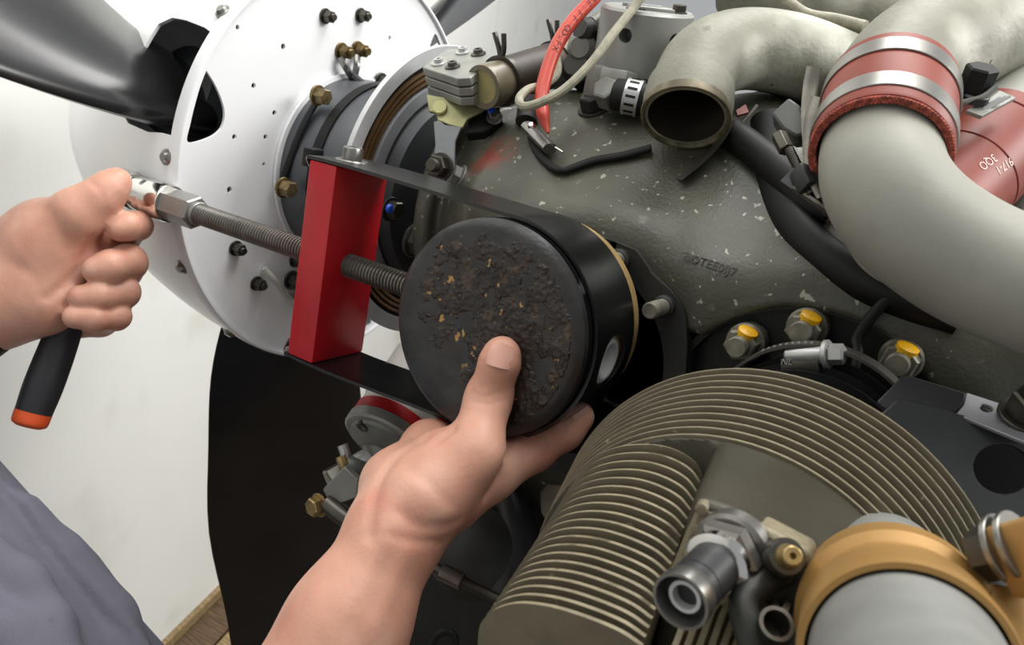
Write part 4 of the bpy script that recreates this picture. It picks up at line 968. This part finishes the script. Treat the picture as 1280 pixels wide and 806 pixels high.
# right hand: forearm rises from the bottom edge, palm under the piston, thumb on its crown
td = lambda x, y, r: (x, y, y0d(x, y, -.002) * (1 - r * .00085), r)
R_fore = [J(330, 1010, .40, 90), J(372, 905, .405, 84), J(432, 785, .42, 70), J(494, 668, .437, 57)]
R_palm = [[J(494, 668, .437, 55), J(556, 588, .452, 52)], [J(494, 660, .442, 50), J(500, 608, .468, 46), J(540, 558, .497, 31)],
          [J(525, 622, .455, 56), J(575, 582, .468, 46)]]
R_thumb = [J(542, 620, .436, 49), J(592, 566, .442, 36), J(*td(611, 497, 27)), J(*td(625, 452, 23)), J(*td(628, 441, 20))]
R_fing = [[J(566, 612, .456, 48), J(610, 590, .468, 36), J(668, 562, .482, 25), J(705, 538, .488, 23), J(722, 521, .490, 21)],
          [J(560, 585, .485, 40), J(610, 580, .505, 28), J(662, 566, .525, 19), J(700, 548, .54, 14)],
          [J(545, 570, .498, 36), J(590, 572, .53, 24), J(640, 566, .555, 17)],
          [J(535, 560, .50, 34), J(570, 560, .535, 20), J(610, 562, .56, 14)]]
def f_right(P):
    d = chain(P, R_fore, .02)
    for c in R_palm: d = smin(d, chain(P, c, .01), .012)
    th = chain(P, R_thumb, .008)
    d = smin(d, th, .009)
    f0 = chain(P, R_fing[0], .006); rest = None
    for c in R_fing[1:]:
        x = chain(P, c, .005); rest = x if rest is None else smin(rest, x, .0025)
    d = smin(d, rest, .008); d = smin(d, f0, .007)
    return d
ra = [c for ch in [R_fore] + R_palm + [R_thumb] + R_fing for c in ch]
def bounds(js, m=.01):
    A = np.array([c - r - m for c, r in js]).min(0); B = np.array([c + r + m for c, r in js]).max(0); return A, B
# left hand: fist round the ratchet grip, coming in from the left edge
L_fore = [J(-330, 560, .56, 92), J(-150, 440, .60, 80), J(-40, 378, .625, 62), J(15, 352, .632, 60)]
L_palm = [[J(5, 350, .632, 58), J(70, 318, .640, 60)], [J(10, 375, .628, 52), J(52, 372, .628, 48)], [J(60, 300, .628, 50), J(100, 320, .652, 44)]]
L_thumb = [J(52, 305, .622, 46), J(98, 268, .616, 32), J(126, 247, .618, 24), J(140, 233, .621, 19), J(147, 226, .623, 15)]
L_fing = [[J(95, 300, .672, 30), J(150, 292, .668, 24), J(172, 282, .648, 17), J(158, 283, .628, 17), J(148, 287, .622, 14)],
          [J(95, 335, .672, 30), J(150, 335, .668, 26), J(160, 328, .642, 22), J(138, 333, .622, 20), J(120, 337, .617, 17)],
          [J(85, 370, .668, 28), J(140, 370, .662, 23), J(153, 365, .638, 20), J(125, 370, .620, 18), J(102, 372, .615, 16)],
          [J(75, 400, .660, 26), J(125, 400, .655, 20), J(145, 395, .634, 17), J(118, 398, .618, 15.5), J(94, 396, .613, 15)]]
def f_left(P):
    d = chain(P, L_fore, .02)
    for c in L_palm: d = smin(d, chain(P, c, .012), .018)
    d = smin(d, chain(P, L_thumb, .008), .007)
    fs = None
    for c in L_fing:
        x = chain(P, c, .005); fs = x if fs is None else smin(fs, x, .0018)
    d = smin(d, fs, .004)
    return d
la = [c for ch in [L_fore] + L_palm + [L_thumb] + L_fing for c in ch]
# torso and upper arms, mostly outside the frame
SD = .53
sh_a, sh_b = Q(-250, 705, .56), Q(64, 1085, .54)
def body_rest(P):
    el_r = R_fore[0]; el_l = L_fore[0]
    d = rc(P, sh_a, sh_b, .108, .112)
    d = smin(d, rc(P, el_r[0], sh_b, el_r[1], .05), .03)
    d = smin(d, rc(P, el_l[0], sh_a, el_l[1], .05), .03)
    return d
js = [(sh_a, .12), (sh_b, .125), R_fore[0], L_fore[0]]
def surf(f, p, lo=.38, hi=.56):
    P = CAM + np.linspace(lo, hi, 260)[:, None] * ray(p); v = f(P); i = np.argmax(v < 0) if (v < 0).any() else np.argmin(v); return P[i]
def creased(f, lines, lo, hi):
    Ls = [([surf(f, p, lo, hi) for p in catmull(np.array(pts, float), 3)], w, a) for pts, w, a in lines]
    def g(P):
        d = f(P)
        for c, w, a in Ls:
            dd = None
            for p, q in zip(c[:-1], c[1:]):
                e_ = rc(P, p, q, 0, 0); dd = e_ if dd is None else np.minimum(dd, e_)
            d = d + a * np.exp(-(dd / w) ** 2)
        return d
    return g
R_lines = [([(462, 668), (466, 630), (476, 596), (500, 566), (530, 548)], .0035, .0024),      # fold round the base of the thumb
           ([(500, 640), (520, 655), (548, 658), (572, 652)], .003, .0010),                     # wrist creases
           ([(486, 668), (515, 676), (555, 676)], .0025, .0009),
           ([(545, 552), (556, 545), (566, 538)], .0028, .0018),
           ([(590, 491), (606, 496), (628, 490)], .0016, .0011), ([(588, 500), (606, 505), (630, 499)], .0015, .0009), ([(600, 482), (612, 485), (626, 482)], .0012, .0005),
           ([(607, 621), (622, 596), (634, 566), (637, 548)], .0022, .0022),                    # thumb against forefinger
           ([(655, 574), (664, 560), (668, 548)], .0016, .0006), ([(698, 550), (703, 540), (704, 530)], .0014, .0006),
           ([(440, 760), (462, 712), (484, 668)], .0060, -.0012), ([(470, 780), (490, 730), (508, 690)], .0055, -.0009),   # tendons
           ([(508, 585), (530, 600), (556, 628)], .004, .0007)]
L_lines = [([(60, 372), (84, 352), (106, 318), (116, 296)], .0035, .0022), ([(112, 226), (122, 236), (131, 252)], .0022, .0006),
           ([(60, 262), (75, 285), (80, 310)], .004, .0008), ([(146, 318), (150, 330), (148, 348)], .002, .0006), ([(138, 358), (141, 368), (139, 380)], .0018, .0006),
           ([(20, 330), (40, 345), (52, 372)], .004, .0006)]
gR = sdf_mesh(creased(f_right, R_lines, .38, .56), *bounds(ra), .0019); gL = sdf_mesh(creased(f_left, L_lines, .54, .70), *bounds(la), .0020); gB = sdf_mesh(body_rest, *bounds(js), .008)
def f_shirt(P):
    d = rc(P, sh_a, sh_b, .126, .130)
    for pts, r in FOLDS:
        for p, q in zip(pts[:-1], pts[1:]): d = smin(d, rc(P, p, q, r, r), .012)
    # the front panel lies over the side panel: 5 mm thicker, ending in a sewn edge
    lap = np.maximum(d - .0055, (P - LAP0) @ LAPN)
    d = smin(d, lap, .0015)
    seam = np.abs((P - LAP0) @ LAPN + .010)
    return d + .0012 * np.exp(-(seam / .0025) ** 2)
def on_shirt(p):
    r = ray(p); ts = np.linspace(.3, .7, 400); P = CAM + ts[:, None] * r; v = rc(P, sh_a, sh_b, .126, .130); i = np.argmax(v < 0) if (v < 0).any() else np.argmin(v)
    return P[i]
FOLDS = [([on_shirt(p) for p in pts], r) for pts, r in (((( -20, 690), (30, 730), (60, 780), (80, 840)), .013), (((-30, 760), (10, 790), (30, 830)), .010), (((100, 712), (140, 770), (170, 840)), .009), (((30, 640), (75, 690), (115, 745)), .007))]
l0, l1 = on_shirt((5, 622)), on_shirt((150, 806)); ax_ = unit(sh_b - sh_a); LAP0 = l0
rad_ = unit((l0 + l1) / 2 - sh_a - ax_ * np.dot((l0 + l1) / 2 - sh_a, ax_)); LAPN = unit(np.cross(unit(l1 - l0), rad_))
if np.dot(LAPN, W @ np.array([1., 1, 0])) < 0: LAPN = -LAPN
person = Thing('person', 'mechanic in a grey work shirt, fist on the ratchet, other hand under the piston', 'person', Q(0, 900, .55))
bd = person.p('body', join(gR, gL, gB), m_skin, angle=180, label='bare hands and forearms')
def nail(tip, nxt, w, l, view):
    t = unit(np.array(tip) - np.array(nxt)); n = unit(view - t * np.dot(view, t)); s = np.cross(t, n); V = []; F = []
    c = np.array(tip); nu, nv = 9, 7
    for i in range(nu):
        for j in range(nv):
            x = -1 + 2 * i / (nu - 1); y = -1 + 2 * j / (nv - 1); ww = w * (1 - .18 * y * y * (y > 0) - .1 * y * y)
            V.append(c + s * x * ww + t * y * l * (1 - .12 * x * x) + n * (-.38 * w * x * x))
    for i in range(nu - 1):
        for j in range(nv - 1): F.append([i * nv + j, (i + 1) * nv + j, (i + 1) * nv + j + 1, i * nv + j + 1])
    V = np.array(V); V2 = np.concatenate([V, V - n * .0012]); m = len(V)
    F2 = F + [[m + q for q in f[::-1]] for f in F]
    return V2, F2
def nail_at(f, px, py, ax, w, l, up, lo, hi):
    c = surf(f, (px, py), lo, hi); v = unit(CAM - c); ax = unit(ax)
    e1, e2 = [surf(f, (px + s * 4 * (ax @ W)[0], py - s * 4 * (ax @ W)[1]), lo, hi) for s in (-1, 1)]
    t = e2 - e1 if np.linalg.norm(e2 - e1) < .02 else ax
    return nail(c + v * up, c + v * up - t, w, l, v)
t1 = R_thumb[-1][0] - R_thumb[-2][0]
x_, y_, d_, r_ = td(626, 447, 21)
person.p('nail', nail_at(f_right, 626, 444, t1, .0072, .0070, .0007, .38, .56), m_nail)
person.p('nail', nail_at(f_right, 725, 514, R_fing[0][-1][0] - R_fing[0][-2][0], .0058, .0062, .0006, .38, .56), m_nail)
sp = []
for x, y, r1, r2 in ((105, 700, .0042, .0062), (152, 760, .0035, .011), (130, 742, .003, .005), (8, 618, .004, .003)):
    p = on_shirt((x, y)); nrm = unit(p - sh_a - unit(sh_b - sh_a) * np.dot(p - sh_a, unit(sh_b - sh_a))); u_ = unit(np.cross(nrm, nc(1, 0, 0))); v_2 = np.cross(nrm, u_)
    sp.append((p, max(r1, r2)))
for q_, r_q in sp[:3]:
    # grease marks soaked into the cloth
    N_ = m_shirt.node_tree.nodes; L_n = m_shirt.node_tree.links; b_ = N_['Principled BSDF']; src = b_.inputs['Base Color'].links[0].from_socket
    tc = N_.new('ShaderNodeTexCoord'); vd = N_.new('ShaderNodeVectorMath'); vd.operation = 'DISTANCE'; L_n.new(tc.outputs['Object'], vd.inputs[0]); vd.inputs[1].default_value = tuple(q_ - person.L)
    nz2 = N_.new('ShaderNodeTexNoise'); nz2.inputs['Scale'].default_value = 160; L_n.new(tc.outputs['Object'], nz2.inputs['Vector'])
    ma = N_.new('ShaderNodeMath'); ma.operation = 'MULTIPLY_ADD'; L_n.new(nz2.outputs[0], ma.inputs[0]); ma.inputs[1].default_value = .010; L_n.new(vd.outputs['Value'], ma.inputs[2])
    mr = N_.new('ShaderNodeMapRange'); mr.inputs[1].default_value = r_q + .006; mr.inputs[2].default_value = r_q + .004; L_n.new(ma.outputs[0], mr.inputs[0])
    mx = N_.new('ShaderNodeMix'); mx.data_type = 'RGBA'; L_n.new(mr.outputs[0], mx.inputs[0]); L_n.new(src, mx.inputs[6]); mx.inputs[7].default_value = lin('3A3A42'); L_n.new(mx.outputs[2], b_.inputs['Base Color'])
person.p('shirt', sdf_mesh(f_shirt, *bounds([(sh_a, .145), (sh_b, .15)]), .004), m_shirt, angle=180)
cu = L_fore[2][0]; ca = unit(L_fore[3][0] - L_fore[1][0])
cq = Q(-14, 370, .628)
person.p('cuff', tube([L_fore[1][0], cq - ca * .03, cq], [.056, .046, .0415], 32, 6), m_black, label='black cuff')
